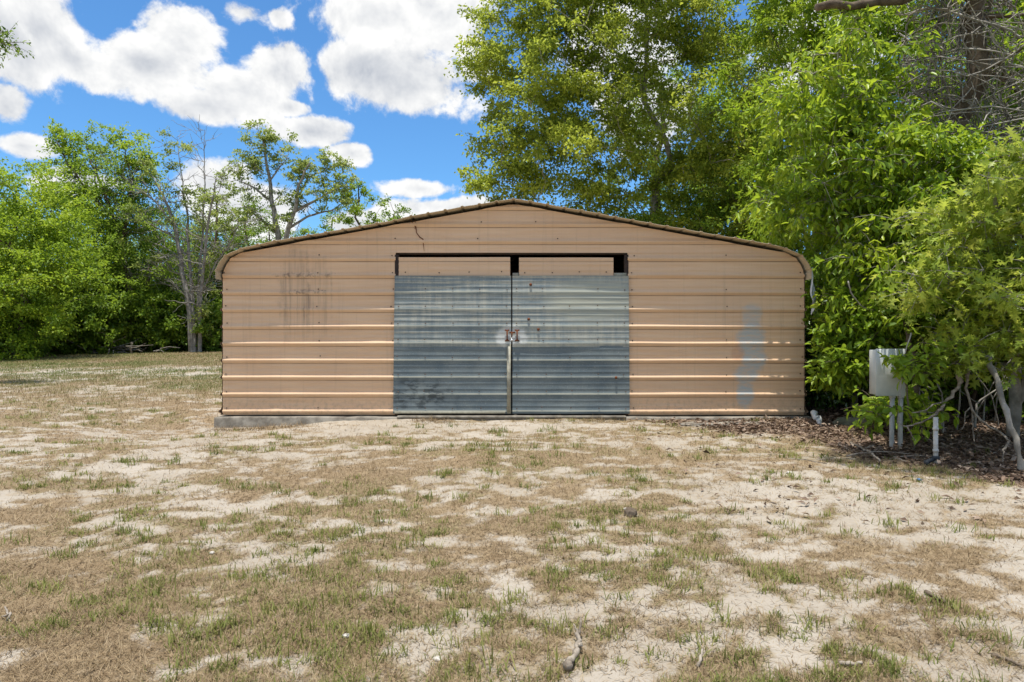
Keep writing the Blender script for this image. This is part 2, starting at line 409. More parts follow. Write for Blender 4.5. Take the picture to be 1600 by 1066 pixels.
def galv_finish(t, P, c, n4):
    hgt = t.math('ADD', t.noise(t.vec('MULTIPLY', P, (1.0, 1, 3.0)), 2.2, 3, 0.5), t.math('MULTIPLY', n4, 0.03))
    b = principled(t, c, 0.55, 0.12, 0.35, bump(t, hgt, 0.35, 0.02)); finish(t, b.outputs[0])
def paint_patch(t, P, c, n3):
    wob = t.math('MULTIPLY', t.math('SUBTRACT', t.noise(P, 9, 4, 0.6), 0.5), 0.9)
    k = t.math('MAXIMUM', blob(t, P, -0.03, 1.075, 0.25, 0.17, wob), t.math('MULTIPLY', blob(t, P, -0.14, 1.04, 0.12, 0.12, wob), 0.9))
    return t.mix(t.math('MULTIPLY', k, 0.9), c, (0.56, 0.575, 0.55))

MAT = {}
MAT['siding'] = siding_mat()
m, t, P, c, n1, n2, n3, n4 = galv_mat('galvanised_upper_sheet', 0.0, 1.0, 0.05); galv_finish(t, P, paint_patch(t, P, c, n3), n4); MAT['galv_up'] = m
m, t, P, c, n1, n2, n3, n4 = galv_mat('galvanised_upper_sheet_chalky', 0.0, 1.15, 0.10)
c = t.mix(blob(t, P, 1.05, 1.55, 0.85, 0.42, t.math('MULTIPLY', n3, 0.2)), c, t.mix(t.rng(n1, 0.4, 0.62), (0.43, 0.435, 0.355), (0.29, 0.32, 0.30)))
galv_finish(t, P, paint_patch(t, P, c, n3), n4); MAT['galv_chalk'] = m
m, t, P, c, n1, n2, n3, n4 = galv_mat('galvanised_lower_sheet', 0.0, 0.82, -0.13)
wob = t.math('MULTIPLY', t.math('SUBTRACT', n3, 0.5), 1.4)
scr = t.math('MULTIPLY', blob(t, P, -1.25, 0.28, 0.55, 0.28, wob), t.rng(t.noise(t.vec('MULTIPLY', P, (1, 1, 2.2)), 7, 5, 0.65), 0.45, 0.6))
c = t.mix(t.math('MULTIPLY', scr, 0.8), c, (0.04, 0.05, 0.055))
c = t.mix(t.rng(t.noise(t.vec('MULTIPLY', P, (0.8, 1, 7)), 5, 5, 0.7), 0.66, 0.74, 0, 0.7), c, (0.45, 0.50, 0.50))
galv_finish(t, P, paint_patch(t, P, c, n3), n4); MAT['galv_low'] = m
MAT['trim'] = simple_mat('cream_galvanised_trim', (0.24, 0.225, 0.175), (0.38, 0.36, 0.28), 18, 0.6, 0.3, 0.0)
MAT['roof'] = simple_mat('weathered_tan_roofing', (0.52, 0.43, 0.30), (0.62, 0.53, 0.39), 3, 0.6, 0.3)
MAT['steel'] = simple_mat('brown_frame_steel', (0.035, 0.024, 0.018), (0.075, 0.045, 0.03), 12, 0.7, 0.3)
MAT['rust'] = simple_mat('rusty_iron', (0.10, 0.032, 0.014), (0.20, 0.065, 0.025), 60, 0.8, 0.2)
MAT['zinc'] = simple_mat('bright_zinc', (0.55, 0.56, 0.57), (0.7, 0.7, 0.7), 30, 0.3, 0.5, 0.8)
MAT['screw'] = simple_mat('screw_heads', (0.06, 0.04, 0.03), (0.16, 0.11, 0.08), 30, 0.6, 0.3)
MAT['concrete'] = simple_mat('aged_concrete', (0.12, 0.105, 0.085), (0.27, 0.245, 0.205), 7, 0.9, 0.2, 0, 0.6)
MAT['concrete2'] = simple_mat('dark_mossy_concrete', (0.10, 0.105, 0.075), (0.19, 0.18, 0.14), 7, 0.95, 0.2, 0, 0.6)
MAT['plastic'] = simple_mat('torn_white_sheeting', (0.50, 0.49, 0.50), (0.72, 0.71, 0.71), 9, 0.5, 0.4)
MAT['box'] = simple_mat('pale_grey_enamel', (0.44, 0.47, 0.445), (0.53, 0.55, 0.52), 5, 0.45, 0.4)
MAT['pvc'] = simple_mat('grey_plastic_pipe', (0.42, 0.43, 0.43), (0.60, 0.60, 0.58), 12, 0.55, 0.4)
MAT['pvcw'] = simple_mat('white_plastic_pipe', (0.36, 0.345, 0.31), (0.56, 0.55, 0.52), 22, 0.5, 0.4)
MAT['black'] = simple_mat('black_rubber', (0.02, 0.025, 0.03), (0.04, 0.045, 0.05), 10, 0.6, 0.3)
MAT['bark_grey'] = simple_mat('pale_grey_bark', (0.16, 0.145, 0.12), (0.36, 0.335, 0.29), 6, 0.9, 0.1, 0, 0.8)
MAT['bark_brown'] = simple_mat('brown_bark', (0.07, 0.052, 0.038), (0.17, 0.135, 0.10), 6, 0.95, 0.1, 0, 0.8)
MAT['twig'] = simple_mat('dead_grey_wood', (0.13, 0.105, 0.08), (0.34, 0.295, 0.24), 22, 0.9, 0.1, 0, 0.6)
MAT['bleached'] = simple_mat('bleached_dead_wood', (0.17, 0.155, 0.135), (0.36, 0.335, 0.30), 5, 0.9, 0.1, 0, 0.6)
MAT['pebble'] = simple_mat('pale_stone', (0.36, 0.335, 0.29), (0.55, 0.52, 0.47), 60, 0.8, 0.2)
MAT['blue'] = simple_mat('blue_plastic', (0.06, 0.17, 0.42), (0.10, 0.24, 0.52), 30, 0.4, 0.4)
MAT['leaf_big'] = leaf_mat('crown_leaf_olive', (0.19, 0.255, 0.032), (0.31, 0.39, 0.045), (0.44, 0.49, 0.065), 0.57)
MAT['leaf_bright'] = leaf_mat('crown_leaf_bright', (0.13, 0.23, 0.02), (0.24, 0.38, 0.028), (0.4, 0.5, 0.04), 0.54)
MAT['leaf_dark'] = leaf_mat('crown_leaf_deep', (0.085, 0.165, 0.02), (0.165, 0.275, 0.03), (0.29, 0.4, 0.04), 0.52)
MAT['leaf_far'] = leaf_mat('crown_leaf_far', (0.12, 0.205, 0.022), (0.21, 0.33, 0.034), (0.34, 0.46, 0.05), 0.54)
MAT['leaf_pale'] = leaf_mat('crown_leaf_greyish', (0.19, 0.26, 0.06), (0.3, 0.38, 0.085), (0.44, 0.49, 0.13), 0.52)
MAT['leaf_laurel'] = leaf_mat('drooping_leaf', (0.14, 0.25, 0.02), (0.27, 0.42, 0.026), (0.46, 0.54, 0.04), 0.54, 0.38, 0.45)
MAT['leaf_oak'] = leaf_mat('lobed_leaf', (0.21, 0.31, 0.04), (0.35, 0.46, 0.06), (0.55, 0.57, 0.09), 0.54, 0.45, 0.4)
MAT['leaf_gloss'] = leaf_mat('glossy_leaf', (0.05, 0.11, 0.018), (0.085, 0.17, 0.024), (0.16, 0.25, 0.035), 0.3, 0.2, 0.8)
MAT['thatch'] = strand_mat('dry_grass', [(0.09, 0.058, 0.03), (0.21, 0.145, 0.075), (0.33, 0.245, 0.14), (0.46, 0.37, 0.235)])
MAT['grass'] = strand_mat('green_grass', [(0.095, 0.125, 0.028), (0.17, 0.20, 0.045), (0.255, 0.26, 0.075), (0.37, 0.32, 0.14)], 0.4)
MAT['lawn'] = strand_mat('lawn_grass', [(0.11, 0.145, 0.035), (0.17, 0.175, 0.06), (0.25, 0.205, 0.095), (0.30, 0.225, 0.135)], 0.25)
MAT['lit'] = strand_mat('dead_leaves', [(0.07, 0.045, 0.03), (0.14, 0.09, 0.06), (0.22, 0.15, 0.105), (0.36, 0.285, 0.22)], 0.1)
MAT['ground'] = ground_mat()

# ================================================================== the ground
def axis(a, b, fine, lo, hi, grow=1.10):
    xs = list(np.arange(a, b + 1e-6, fine)); s = fine
    while xs[-1] < hi: s *= grow; xs.append(xs[-1] + s)
    s = fine
    while xs[0] > lo: s *= grow; xs.insert(0, xs[0] - s)
    return np.array(xs)
gx = axis(-8.5, 7.5, 0.055, -260, 260); gy = axis(1.5, 11.0, 0.055, -120, 420)
GX, GY = np.meshgrid(gx, gy, indexing='ij')
GZ = zg(GX, GY)
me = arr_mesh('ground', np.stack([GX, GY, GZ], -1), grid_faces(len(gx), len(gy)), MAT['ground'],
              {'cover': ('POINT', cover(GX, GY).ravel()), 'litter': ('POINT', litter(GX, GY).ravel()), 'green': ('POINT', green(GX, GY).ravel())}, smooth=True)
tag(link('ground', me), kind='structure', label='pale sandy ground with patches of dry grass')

# ================================================================== the shed
CX, YW, Z0 = 0.02, 9.2, 0.49
shed = empty('metal_shed', (CX, YW, Z0))
tag(shed, 'wide tan metal shed with low gabled roof and two grey sheet doors', 'shed')
PITCH, R0 = 0.2286, 0.062
HW = 3.915
def half_w(z):
    """half width of the end wall at local height z, just under the roof"""
    if z < 1.86: return HW
    if z < 2.215:                                   # rounded eave
        k = (z - 1.86) / 0.355; return HW - 0.36 * (1 - math.sqrt(max(0, 1 - k * k)))  if k < 0.97 else HW - 0.36 * (1 - 0.243) - (k - 0.97) / 0.03 * 0.09
    return max(0.02, 3.555 - (z - 2.215) / 0.181)
def rib_profile(z0, z1, h=0.025, w0=0.026, w1=0.011, minor=0.0022):
    pts = []
    k0 = int((z0 - R0) / PITCH) - 2
    for k in range(k0, k0 + int((z1 - z0) / PITCH) + 6):
        c = R0 + PITCH * k
        pts += [(c - w0, 0), (c - w1, -h), (c + w1, -h), (c + w0, 0)]
        for q in (1, 2):
            mc = c + PITCH * q / 3
            pts += [(mc - 0.013, 0), (mc - 0.005, -minor), (mc + 0.005, -minor), (mc + 0.013, 0)]
    zs = np.array([p[0] for p in pts]); ys = np.array([p[1] for p in pts])
    ins = (zs > z0 + 1e-4) & (zs < z1 - 1e-4)
    Z = np.concatenate([[z0], zs[ins], [z1]]); Y = np.concatenate([[np.interp(z0, zs, ys)], ys[ins], [np.interp(z1, zs, ys)]])
    return Z, Y
def add_screws(pr, pts, r=0.0095, h=0.006):
    for (x, y, z) in pts:
        a = np.arange(6) / 6 * 2 * math.pi
        V = [(x + r * math.cos(k), y, z + r * math.sin(k)) for k in a] + [(x + r * .8 * math.cos(k), y - h, z + r * .8 * math.sin(k)) for k in a]
        q = [(k, (k + 1) % 6, 6 + (k + 1) % 6, 6 + k) for k in range(6)]
        q += [(6, 7, 8, 9), (6, 9, 10, 11)]
        pr.add(V, q=q)
rs = np.random.RandomState(4)
def sheet(name, parent, z0, z1, xl, xr, mat, yoff=0.0, nseg=48, h=0.025, wav=0.0042, seed=1, screws_x=(), label=None, w0=0.026, w1=0.011):
    Z, Y = rib_profile(z0, z1, h, w0, w1)
    # refine where the edge is curved
    u = np.linspace(0, 1, nseg)
    L = np.array([xl(z) for z in Z]); Rr = np.array([xr(z) for z in Z])
    X = L[:, None] * (1 - u) + Rr[:, None] * u
    ZZ = np.repeat(Z[:, None], nseg, 1); YY = np.repeat(Y[:, None], nseg, 1) + yoff
    YY = YY + wav * (fbm(X * 1.3 + seed * 9.1, ZZ * 3.0, seed, 3) - 0.5) * 2
    ZZ = ZZ + 0.004 * (fbm(X * 0.7 + seed * 3.3, ZZ * 0.5, seed + 5, 2) - 0.5) * 2
    V = np.stack([X, YY, ZZ], -1)
    o = link(name, arr_mesh(name, V, grid_faces(len(Z), nseg)[:, ::-1], mat), parent)
    if label: o['label'] = label
    pts = []
    k = 0
    for k in range(-2, 20):
        c = R0 + PITCH * k + 0.045
        if c < z0 + 0.02 or c > z1 - 0.02: continue
        for sx_ in screws_x:
            if sx_ < xl(c) + 0.02 or sx_ > xr(c) - 0.02: continue
            if rs.rand() < 0.12: continue
            pts.append((sx_ + rs.normal(0, 0.012), yoff - 0.001 - wav, c + rs.normal(0, 0.006)))
    if pts:
        pr = Parts(); add_screws(pr, pts); so = pr.build('screws', MAT['screw'], o); so['kind'] = 'stuff'
    return o
OXL, OXR, OZT = -1.585, 1.535, 2.195        # door opening
S = [0.012, 0.062 + 4 * PITCH, 0.062 + 8 * PITCH, OZT + 0.055]
for i in range(3):
    z0, z1 = S[i], S[i + 1]
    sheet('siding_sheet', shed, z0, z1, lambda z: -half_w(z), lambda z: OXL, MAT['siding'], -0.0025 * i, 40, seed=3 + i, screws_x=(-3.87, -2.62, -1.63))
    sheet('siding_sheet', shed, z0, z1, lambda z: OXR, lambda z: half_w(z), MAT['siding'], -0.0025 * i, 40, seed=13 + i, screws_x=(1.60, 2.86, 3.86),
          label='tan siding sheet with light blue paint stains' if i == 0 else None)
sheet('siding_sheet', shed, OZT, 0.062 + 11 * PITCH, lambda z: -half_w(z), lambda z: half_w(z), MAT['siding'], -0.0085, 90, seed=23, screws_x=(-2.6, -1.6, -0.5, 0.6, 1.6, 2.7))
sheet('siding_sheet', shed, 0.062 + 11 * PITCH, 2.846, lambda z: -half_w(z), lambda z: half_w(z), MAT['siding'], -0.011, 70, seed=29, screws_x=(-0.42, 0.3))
# crease torn in the gable sheet
pr = Parts()
cr = [(640, 343), (646, 350), (650, 356), (651, 364), (656, 371), (661, 374), (662, 386), (663, 393)]
pr.tube([((x - 800) / 116 - CX, -0.0145, (533 - y) / 116 + CAMZ - Z0) for x, y in cr], [0.002, 0.006, 0.007, 0.005, 0.007, 0.008, 0.003, 0.002], 5)
pr.tube([((x - 800) / 116 - CX, -0.0145, (533 - y) / 116 + CAMZ - Z0) for x, y in [(647, 343), (651, 351), (648, 358)]], [0.002, 0.004, 0.003], 5)
pr.build('crease', MAT['rust'], shed)
# sides and back
DEPTH = 7.0
for sgn in (-1, 1):
    Z, Y = rib_profile(0.012, 1.88)
    yy = np.linspace(-0.0, DEPTH, 30)
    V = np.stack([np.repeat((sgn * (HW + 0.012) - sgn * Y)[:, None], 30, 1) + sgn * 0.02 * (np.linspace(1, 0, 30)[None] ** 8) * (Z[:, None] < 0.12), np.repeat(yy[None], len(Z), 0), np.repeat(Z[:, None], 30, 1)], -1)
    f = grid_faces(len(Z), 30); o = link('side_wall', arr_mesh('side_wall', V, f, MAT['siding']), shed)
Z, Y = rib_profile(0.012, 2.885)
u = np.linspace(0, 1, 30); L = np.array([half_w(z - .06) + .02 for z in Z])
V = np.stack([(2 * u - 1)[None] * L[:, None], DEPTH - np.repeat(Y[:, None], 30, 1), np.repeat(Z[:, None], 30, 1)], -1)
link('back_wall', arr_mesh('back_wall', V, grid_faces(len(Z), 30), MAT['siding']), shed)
# roof: ribs run front to back, so the front edge is scalloped
prof = []
ex = 3.945
prof += [(-ex, 1.835), (-ex, 1.90)]
for k in range(1, 10):
    a = k / 10 * math.pi / 2 * 0.90; prof.append((-ex + 0.36 * (1 - math.cos(a)), 1.90 + 0.325 * math.sin(a)))
prof += [(-3.55, 2.262), (-0.10, 2.885), (0, 2.893)]
prof = np.array(prof); prof = np.vstack([prof, prof[-2::-1] * [-1, 1]])
seg = np.r_[0, np.cumsum(np.linalg.norm(np.diff(prof, axis=0), axis=1))]
LEN = seg[-1]
def roof_pts(s):
    s = np.asarray(s); x = np.interp(s, seg, prof[:, 0]); z = np.interp(s, seg, prof[:, 1])
    e = 0.04; tx = np.interp(s + e, seg, prof[:, 0]) - np.interp(s - e, seg, prof[:, 0]); tz = np.interp(s + e, seg, prof[:, 1]) - np.interp(s - e, seg, prof[:, 1])
    l = np.hypot(tx, tz); return x, z, -tz / l, tx / l
nrib = int(round(LEN / 0.2286)); rp = LEN / nrib
ribs_c = [(k + 0.5) * rp for k in range(nrib)]
y_front, y_back = -0.160, DEPTH + 0.15
per = 4; nsh = (nrib + per - 1) // per
for i in range(nsh):
    a, b = i * per * rp, min(LEN, (i + 1) * per * rp)
    ss = list(np.linspace(a, b, 25)); hh = {}
    pts = []
    for c in ribs_c:
        if a - 1e-6 < c < b + 1e-6: pts += [(c - 0.024, 0), (c - 0.012, 0.013), (c + 0.012, 0.013), (c + 0.024, 0)]
    ps = np.array([p[0] for p in pts]); ph = np.array([p[1] for p in pts])
    s = np.unique(np.round(np.concatenate([ss, ps]), 5)); s = np.clip(s, 0, LEN)
    h = np.interp(s, ps, ph, left=0, right=0) + 0.002 * (i % 2)
    x, z, nx, nz = roof_pts(s)
    yy = np.array([y_front, y_front + 0.02, 0.3, 2, 4, y_back])
    wv_ = 0.012 * (fbm(s * 1.7, s * 0 + 3.3, 61, 3) - 0.5) * 2
    top = np.stack([np.repeat((x + nx * h)[:, None], 6, 1), yy[None] + 0 * x[:, None], np.repeat((z + nz * h)[:, None], 6, 1)], -1)
    top[:, 0, 2] += wv_; top[:, 1, 2] += wv_
    th = 0.004
    bot = top - np.stack([nx, 0 * nx, nz], -1)[:, None] * th
    f = grid_faces(len(s), 6); fb_ = grid_faces(len(s), 6, len(s) * 6)[:, ::-1]
    n0 = len(s) * 6; idx = np.arange(len(s)) * 6
    fe = np.stack([idx[:-1], idx[1:], idx[1:] + n0, idx[:-1] + n0], -1)
    link('roof_sheet', arr_mesh('roof_sheet', np.concatenate([top.reshape(-1, 3), bot.reshape(-1, 3)]), [f, fb_, fe], MAT['roof']), shed)
# steel bow frame just inside, door posts, header
pr = Parts()
for yb in (0.06, 1.6, 3.2, 4.8, 6.6):
    xs = np.linspace(0.0, LEN, 60); x, z, nx, nz = roof_pts(xs)
    Pb = np.stack([x - nx * 0.05, x * 0 + yb, z - nz * 0.05], -1)
    pr.tube(Pb, np.full(60, 0.03), 4)
    for sgn in (-1, 1): pr.box(sgn * 3.87 - 0.025, sgn * 3.87 + 0.025, yb - 0.025, yb + 0.025, 0.0, 1.9)
pr.build('steel_frame', MAT['steel'], shed)
pr = Parts(); pr.box(OXL - 0.04, OXR + 0.04, 0.012, 0.06, OZT - 0.02, OZT + 0.05); pr.build('door_header', MAT['steel'], shed)
for sgn, x in ((-1, OXL), (1, OXR)):
    pr = Parts(); pr.box(x - 0.012, x + 0.042 if sgn < 0 else x + 0.012, -0.012, 0.05, 0.0, OZT - 0.022) if sgn < 0 else pr.box(x - 0.042, x + 0.012, -0.012, 0.05, 0.0, OZT - 0.022)
    pr.build('door_post', MAT['steel'], shed)
# doors
RIBD = dict(h=0.007, w0=0.026, w1=0.012, wav=0.006)
def door(x0, x1, up_mat, px0, px1, gap_strips, label, seed):
    d = empty('door', (0, 0, 0)); d.parent = shed; d['label'] = label
    zm = 0.062 + 4 * PITCH - 0.03
    sheet('galvanised_sheet', d, 0.035, zm, lambda z: x0 + 0.012 * (z - 1) * (1 if x0 < -1 else 0), lambda z: x1 - 0.008 * (z - 1) * (1 if x1 > 1 else 0), MAT['galv_low'], -0.034, 36, seed=seed, screws_x=np.linspace(x0 + 0.06, x1 - 0.06, 5), label='bluish grey lower galvanised sheet', **RIBD)
    sheet('galvanised_sheet', d, zm - 0.02, 1.885, lambda z: x0 + 0.012 * (z - 1) * (1 if x0 < -1 else 0), lambda z: x1 - 0.008 * (z - 1) * (1 if x1 > 1 else 0), up_mat, -0.038, 36, seed=seed + 1, screws_x=np.linspace(x0 + 0.06, x1 - 0.06, 5), label='chalky streaked upper galvanised sheet', **RIBD)
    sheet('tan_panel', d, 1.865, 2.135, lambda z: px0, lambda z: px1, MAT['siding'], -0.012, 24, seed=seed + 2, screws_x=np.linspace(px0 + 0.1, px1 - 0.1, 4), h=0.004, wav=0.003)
    for (a, b) in gap_strips:
        pr = Parts(); pr.box(a, b, -0.03, -0.012, 1.875, 1.925); pr.build('edge_strip', MAT['trim'], d)
    pr = Parts()
    for xx in (x0 + 0.06, x1 - 0.06): pr.box(xx - 0.02, xx + 0.02, 0.0, 0.035, 0.05, 1.86)
    for zz in (0.07, 1.0, 1.86): pr.box(x0 + 0.081, x1 - 0.081, 0.001, 0.034, zz - 0.018, zz + 0.018)
    pr.build('door_frame', MAT['steel'], d)
    return d
DL = door(-1.605, -0.032, MAT['galv_up'], -1.545, -0.045, [], 'galvanised left door leaf with scuffed lower corner', 41)
DR = door(-0.014, 1.553, MAT['galv_chalk'], 0.075, 1.345, [(-0.012, 0.07), (1.35, 1.52)], 'galvanised right door leaf with chalky upper sheet', 51)
pr = Parts(); pr.box(-0.088, -0.037, -0.050, -0.046, 0.04, 0.97); pr.build('edge_trim', MAT['trim'], DL)
pr = Parts(); pr.box(-1.595, -0.11, -0.054, -0.048, 0.034, 0.065); pr.build('bottom_trim', MAT['trim'], DL)
def handle(xc, d):
    zc = 1.085; y = -0.052
    h_ = empty('pull_handle', (xc, y, zc)); h_.parent = d
    pr = Parts()
    pr.tube([(0, -0.004, 0.055), (0, -0.028, 0.040), (0, -0.034, 0.0), (0, -0.028, -0.040), (0, -0.004, -0.055)], [0.009, 0.009, 0.0095, 0.009, 0.009], 8)
    pr.build('grip', MAT['rust'], h_, True)
    for s in (1, -1):
        pr = Parts()
        z = 0.058 * s
        V = []
        for y0 in (0.004, -0.006):
            V += [(-0.034, y0, z + 0.014 * s), (-0.012, y0, z - 0.004 * s), (0.0, y0, z - 0.02 * s), (0.012, y0, z - 0.004 * s), (0.034, y0, z + 0.014 * s), (0.02, y0, z + 0.024 * s), (0, y0, z + 0.014 * s), (-0.02, y0, z + 0.024 * s)]
        q = [(k, (k + 1) % 8, 8 + (k + 1) % 8, 8 + k) for k in range(8)] + [(8, 9, 14, 15), (9, 10, 11, 14), (11, 12, 13, 14)]
        pr.add(V, q=q); pr.build('mounting_plate', MAT['rust'], h_)
handle(-0.085, DL); handle(0.048, DR)
pr = Parts(); pr.box(-0.055, 0.022, -0.058, -0.052, 1.115, 1.135); pr.tube([(-0.02, -0.064, 1.13), (-0.02, -0.07, 1.10), (-0.022, -0.066, 1.05)], [0.008, 0.009, 0.007], 7, True)
pr.build('hasp', MAT['rust'], DR)
pr = Parts(); pr.box(-0.034, -0.008, -0.085, -0.065, 1.005, 1.038, 0.005); pr.tube([(-0.03, -0.075, 1.036), (-0.03, -0.075, 1.052), (-0.021, -0.075, 1.06), (-0.012, -0.075, 1.052), (-0.012, -0.075, 1.036)], [0.003] * 5, 6)
pl = pr.build('padlock', MAT['zinc'], DR)
# holes, dents: small rusty bolts on the right door
for (x, y) in ((829, 445), (826, 499), (841, 515), (962, 590)):
    pr = Parts(); X = (x - 800) / 116 - CX; Zc = (533 - y) / 116 + CAMZ - Z0
    pr.tube([(X, -0.038, Zc), (X, -0.062, Zc)], [0.02, 0.012], 8, True); pr.build('bolt', MAT['rust'], DR)
# slab and threshold
slab = Parts()
xs = np.linspace(-3.99, 3.99, 60)
front = -0.10 + 0.02 * (fbm(xs * 2.2, xs * 0, 5, 3) - 0.5) * 2
n = len(xs)
V = np.concatenate([np.stack([xs, front - 0.015, xs * 0 - 0.25], -1), np.stack([xs, front, xs * 0 - 0.02], -1), np.stack([xs, front + 0.012, xs * 0 - 0.004], -1), np.stack([xs, xs * 0 + DEPTH + 0.05, xs * 0 - 0.004], -1), np.stack([xs, xs * 0 + DEPTH + 0.05, xs * 0 - 0.3], -1)])
V = V.reshape(5, n, 3); V[1:3, :, 2] += 0.008 * (fbm(xs * 3, xs * 0 + 2, 9, 3) - 0.5) * 2
slab.add(V.reshape(-1, 3), q=grid_faces(5, n)); 
a = np.arange(5) * n
slab.add(np.array([V[0, 0], V[1, 0], V[2, 0], V[3, 0], V[4, 0], V[0, -1], V[1, -1], V[2, -1], V[3, -1], V[4, -1]]), q=[(0, 1, 2, 3), (8, 7, 6, 5)], t=[(0, 3, 4), (9, 8, 5)])
slab.build('slab', MAT['concrete'], shed)
pr = Parts(); pr.box(-1.55, 1.5, -0.13, -0.045, -0.02, 0.012, 0.004); pr.build('threshold', MAT['concrete'], shed)
# torn white sheeting hanging from the right eave
rsn = np.random.RandomState(8)
nu, nv = 10, 16
u = np.linspace(0, 1, nu); v = np.linspace(0, 1, nv)
U, Vv = np.meshgrid(u, v, indexing='ij')
X = 3.945 + 0.055 * U + 0.03 * np.sin(Vv * 9 + U * 3) * Vv + 0.05 * Vv * U; Zt = 1.93 - Vv * (0.30 + 0.30 * fbm(U * 3.1, U * 0, 9, 2)) 
Yt = -0.17 + 0.12 * U + 0.03 * np.sin(U * 9 + Vv * 5)
pr = Parts(); pr.add(np.stack([X, Yt, Zt], -1), q=grid_faces(nu, nv)); o = pr.build('torn_sheeting', MAT['plastic'], shed, True)
o['label'] = 'tattered white sheeting hanging from the eave'
#@@PART2
# ================================================================== vegetation builders
def at(x, y, Y):
    """a measured point of the photograph at distance Y -> world"""
    return np.array([(x - 800) / F * Y, Y, CAMZ - (y - 533) / F * Y])

def leaf_arrays(pos, axis_, nrm, length, width, fold=0.25, shape='kite'):
    """one folded leaf per position; returns verts (n,k,3), faces (list)"""
    n = len(pos); ax = norm(axis_); nr = norm(nrm - (nrm * ax).sum(-1, keepdims=True) * ax); sd = np.cross(ax, nr)
    L = length[:, None]; W = width[:, None]
    base = pos; tip = pos + ax * L - nr * L * 0.10
    if shape == 'kite':
        m = pos + ax * L * 0.45 + nr * W * fold
        V = np.stack([base, m - sd * W * .5, tip, m + sd * W * .5], 1)
        T = np.array([(0, 2, 1), (0, 3, 2)])
    elif shape == 'lance':
        m1 = pos + ax * L * 0.30 + nr * W * fold; m2 = pos + ax * L * 0.68 + nr * W * fold - nr * L * 0.03
        c = pos + ax * L * 0.5 - nr * L * 0.01
        V = np.stack([base, m1 - sd * W * .5, m2 - sd * W * .36, tip, m2 + sd * W * .36, m1 + sd * W * .5, c], 1)
        T = np.array([(6, 1, 0), (6, 2, 1), (6, 3, 2), (6, 4, 3), (6, 5, 4), (6, 0, 5)])
    else: # lobed
        def q(a, b): return pos + ax * L * a + sd * W * b + nr * W * fold * abs(b)
        V = np.stack([base, q(.22, -.10), q(.40, -.50), q(.46, -.12), q(.72, -.46), q(.68, -.10), tip, q(.68, .10), q(.72, .46), q(.46, .12), q(.40, .50), q(.22, .10)], 1)
        T = np.array([(0, 11, 1), (1, 3, 2), (1, 11, 9), (1, 9, 3), (11, 10, 9), (3, 5, 4), (3, 9, 7), (3, 7, 5), (9, 8, 7), (5, 7, 6)])
    k = V.shape[1]
    F_ = (np.arange(n)[:, None, None] * k + T[None]).reshape(-1, 3)
    return V.reshape(-1, 3), F_, len(T)

def make_leaves(name, mat, pos, axis_, nrm, length, width, rnd, shape='kite', parent=None, fold=0.25):
    V, F_, k = leaf_arrays(pos, axis_, nrm, length, width, fold, shape)
    me_ = arr_mesh(name, V, F_, mat, {'rnd': ('FACE', np.repeat(rnd, k))})
    return link(name, me_, parent) if parent is not None else me_

def curve_between(a, b, rs, m=7, sag=0.0, wob=0.06):
    a = np.asarray(a); b = np.asarray(b); t = np.linspace(0, 1, m)[:, None]
    L = np.linalg.norm(b - a)
    P = a * (1 - t) + b * t
    P = P + np.array([0, 0, 1.0]) * (sag * L) * (4 * t * (1 - t))
    w_ = rs.normal(0, wob * L, (m, 3)); w_[0] = 0; w_[-1] = 0
    return P + w_ * (1 - np.abs(2 * t - 1)) ** .5

def crown_points(rs, ells, n, shell=0.45, gap=0.0, gscale=0.7, seed=0):
    """clump centres in a union of ellipsoids (cx,cy,cz,rx,ry,rz,weight), denser near the outside, with gaps"""
    W = np.array([e[6] for e in ells], float); W /= W.sum()
    out = []
    for e, k in zip(ells, np.round(W * n).astype(int)):
        c = np.array(e[:3]); r = np.array(e[3:6]); got = 0; tries = 0
        while got < k and tries < 60:
            tries += 1
            d = norm(rs.normal(size=(k * 2 + 8, 3))); rr = (shell ** 3 + (1 - shell ** 3) * rs.rand(len(d))) ** (1 / 3)
            inner = rs.rand(len(d)) < 0.22; rr[inner] *= rs.rand(inner.sum())
            p = c + d * rr[:, None] * r * (0.84 + 0.34 * rs.rand(len(d)))[:, None]
            if gap > 0:
                g_ = vnoise(p[:, 0] * gscale + seed, p[:, 2] * gscale + p[:, 1] * gscale * .6, 200 + seed)
                p = p[g_ > gap]
            p = p[:k - got]; out.append(p); got += len(p)
    return np.concatenate(out)

def skeleton(rs, trunk, trunk_r, clumps, r_tip=0.008, sag=0.04, up_pen=1.6, wob=0.05, maxlen=None, sides=6, extra=None):
    """limbs that join every clump to the nearest older wood; returns (verts, quads)"""
    node = [trunk]; nrad = [trunk_r]
    N = trunk.copy(); NR = trunk_r.copy()
    order = np.argsort(np.min(np.linalg.norm(clumps[:, None] - trunk[None], axis=2), axis=1))
    BP = []; BR = []
    for i in order:
        c = clumps[i]
        d = N - c
        dist = np.linalg.norm(d, axis=1) + up_pen * np.maximum(0, d[:, 2] + 0.15 * np.hypot(d[:, 0], d[:, 1]))
        j = int(np.argmin(dist)); a = N[j]; L = np.linalg.norm(c - a)
        Pc = curve_between(a, c, rs, 7, sag, wob)
        r0 = min(NR[j] * 0.75, 0.012 + 0.020 * L + 0.004); r0 = max(r0, r_tip)
        rad = np.linspace(r0, r_tip, 7)
        BP.append(Pc); BR.append(rad)
        N = np.vstack([N, Pc[2:]]); NR = np.concatenate([NR, rad[2:]])
    V1, q1 = tubes(trunk[None], trunk_r[None], 10)
    if BP:
        V2, q2 = tubes(np.array(BP), np.array(BR), sides)
        return V1, q1, V2, q2
    return V1, q1, None, None

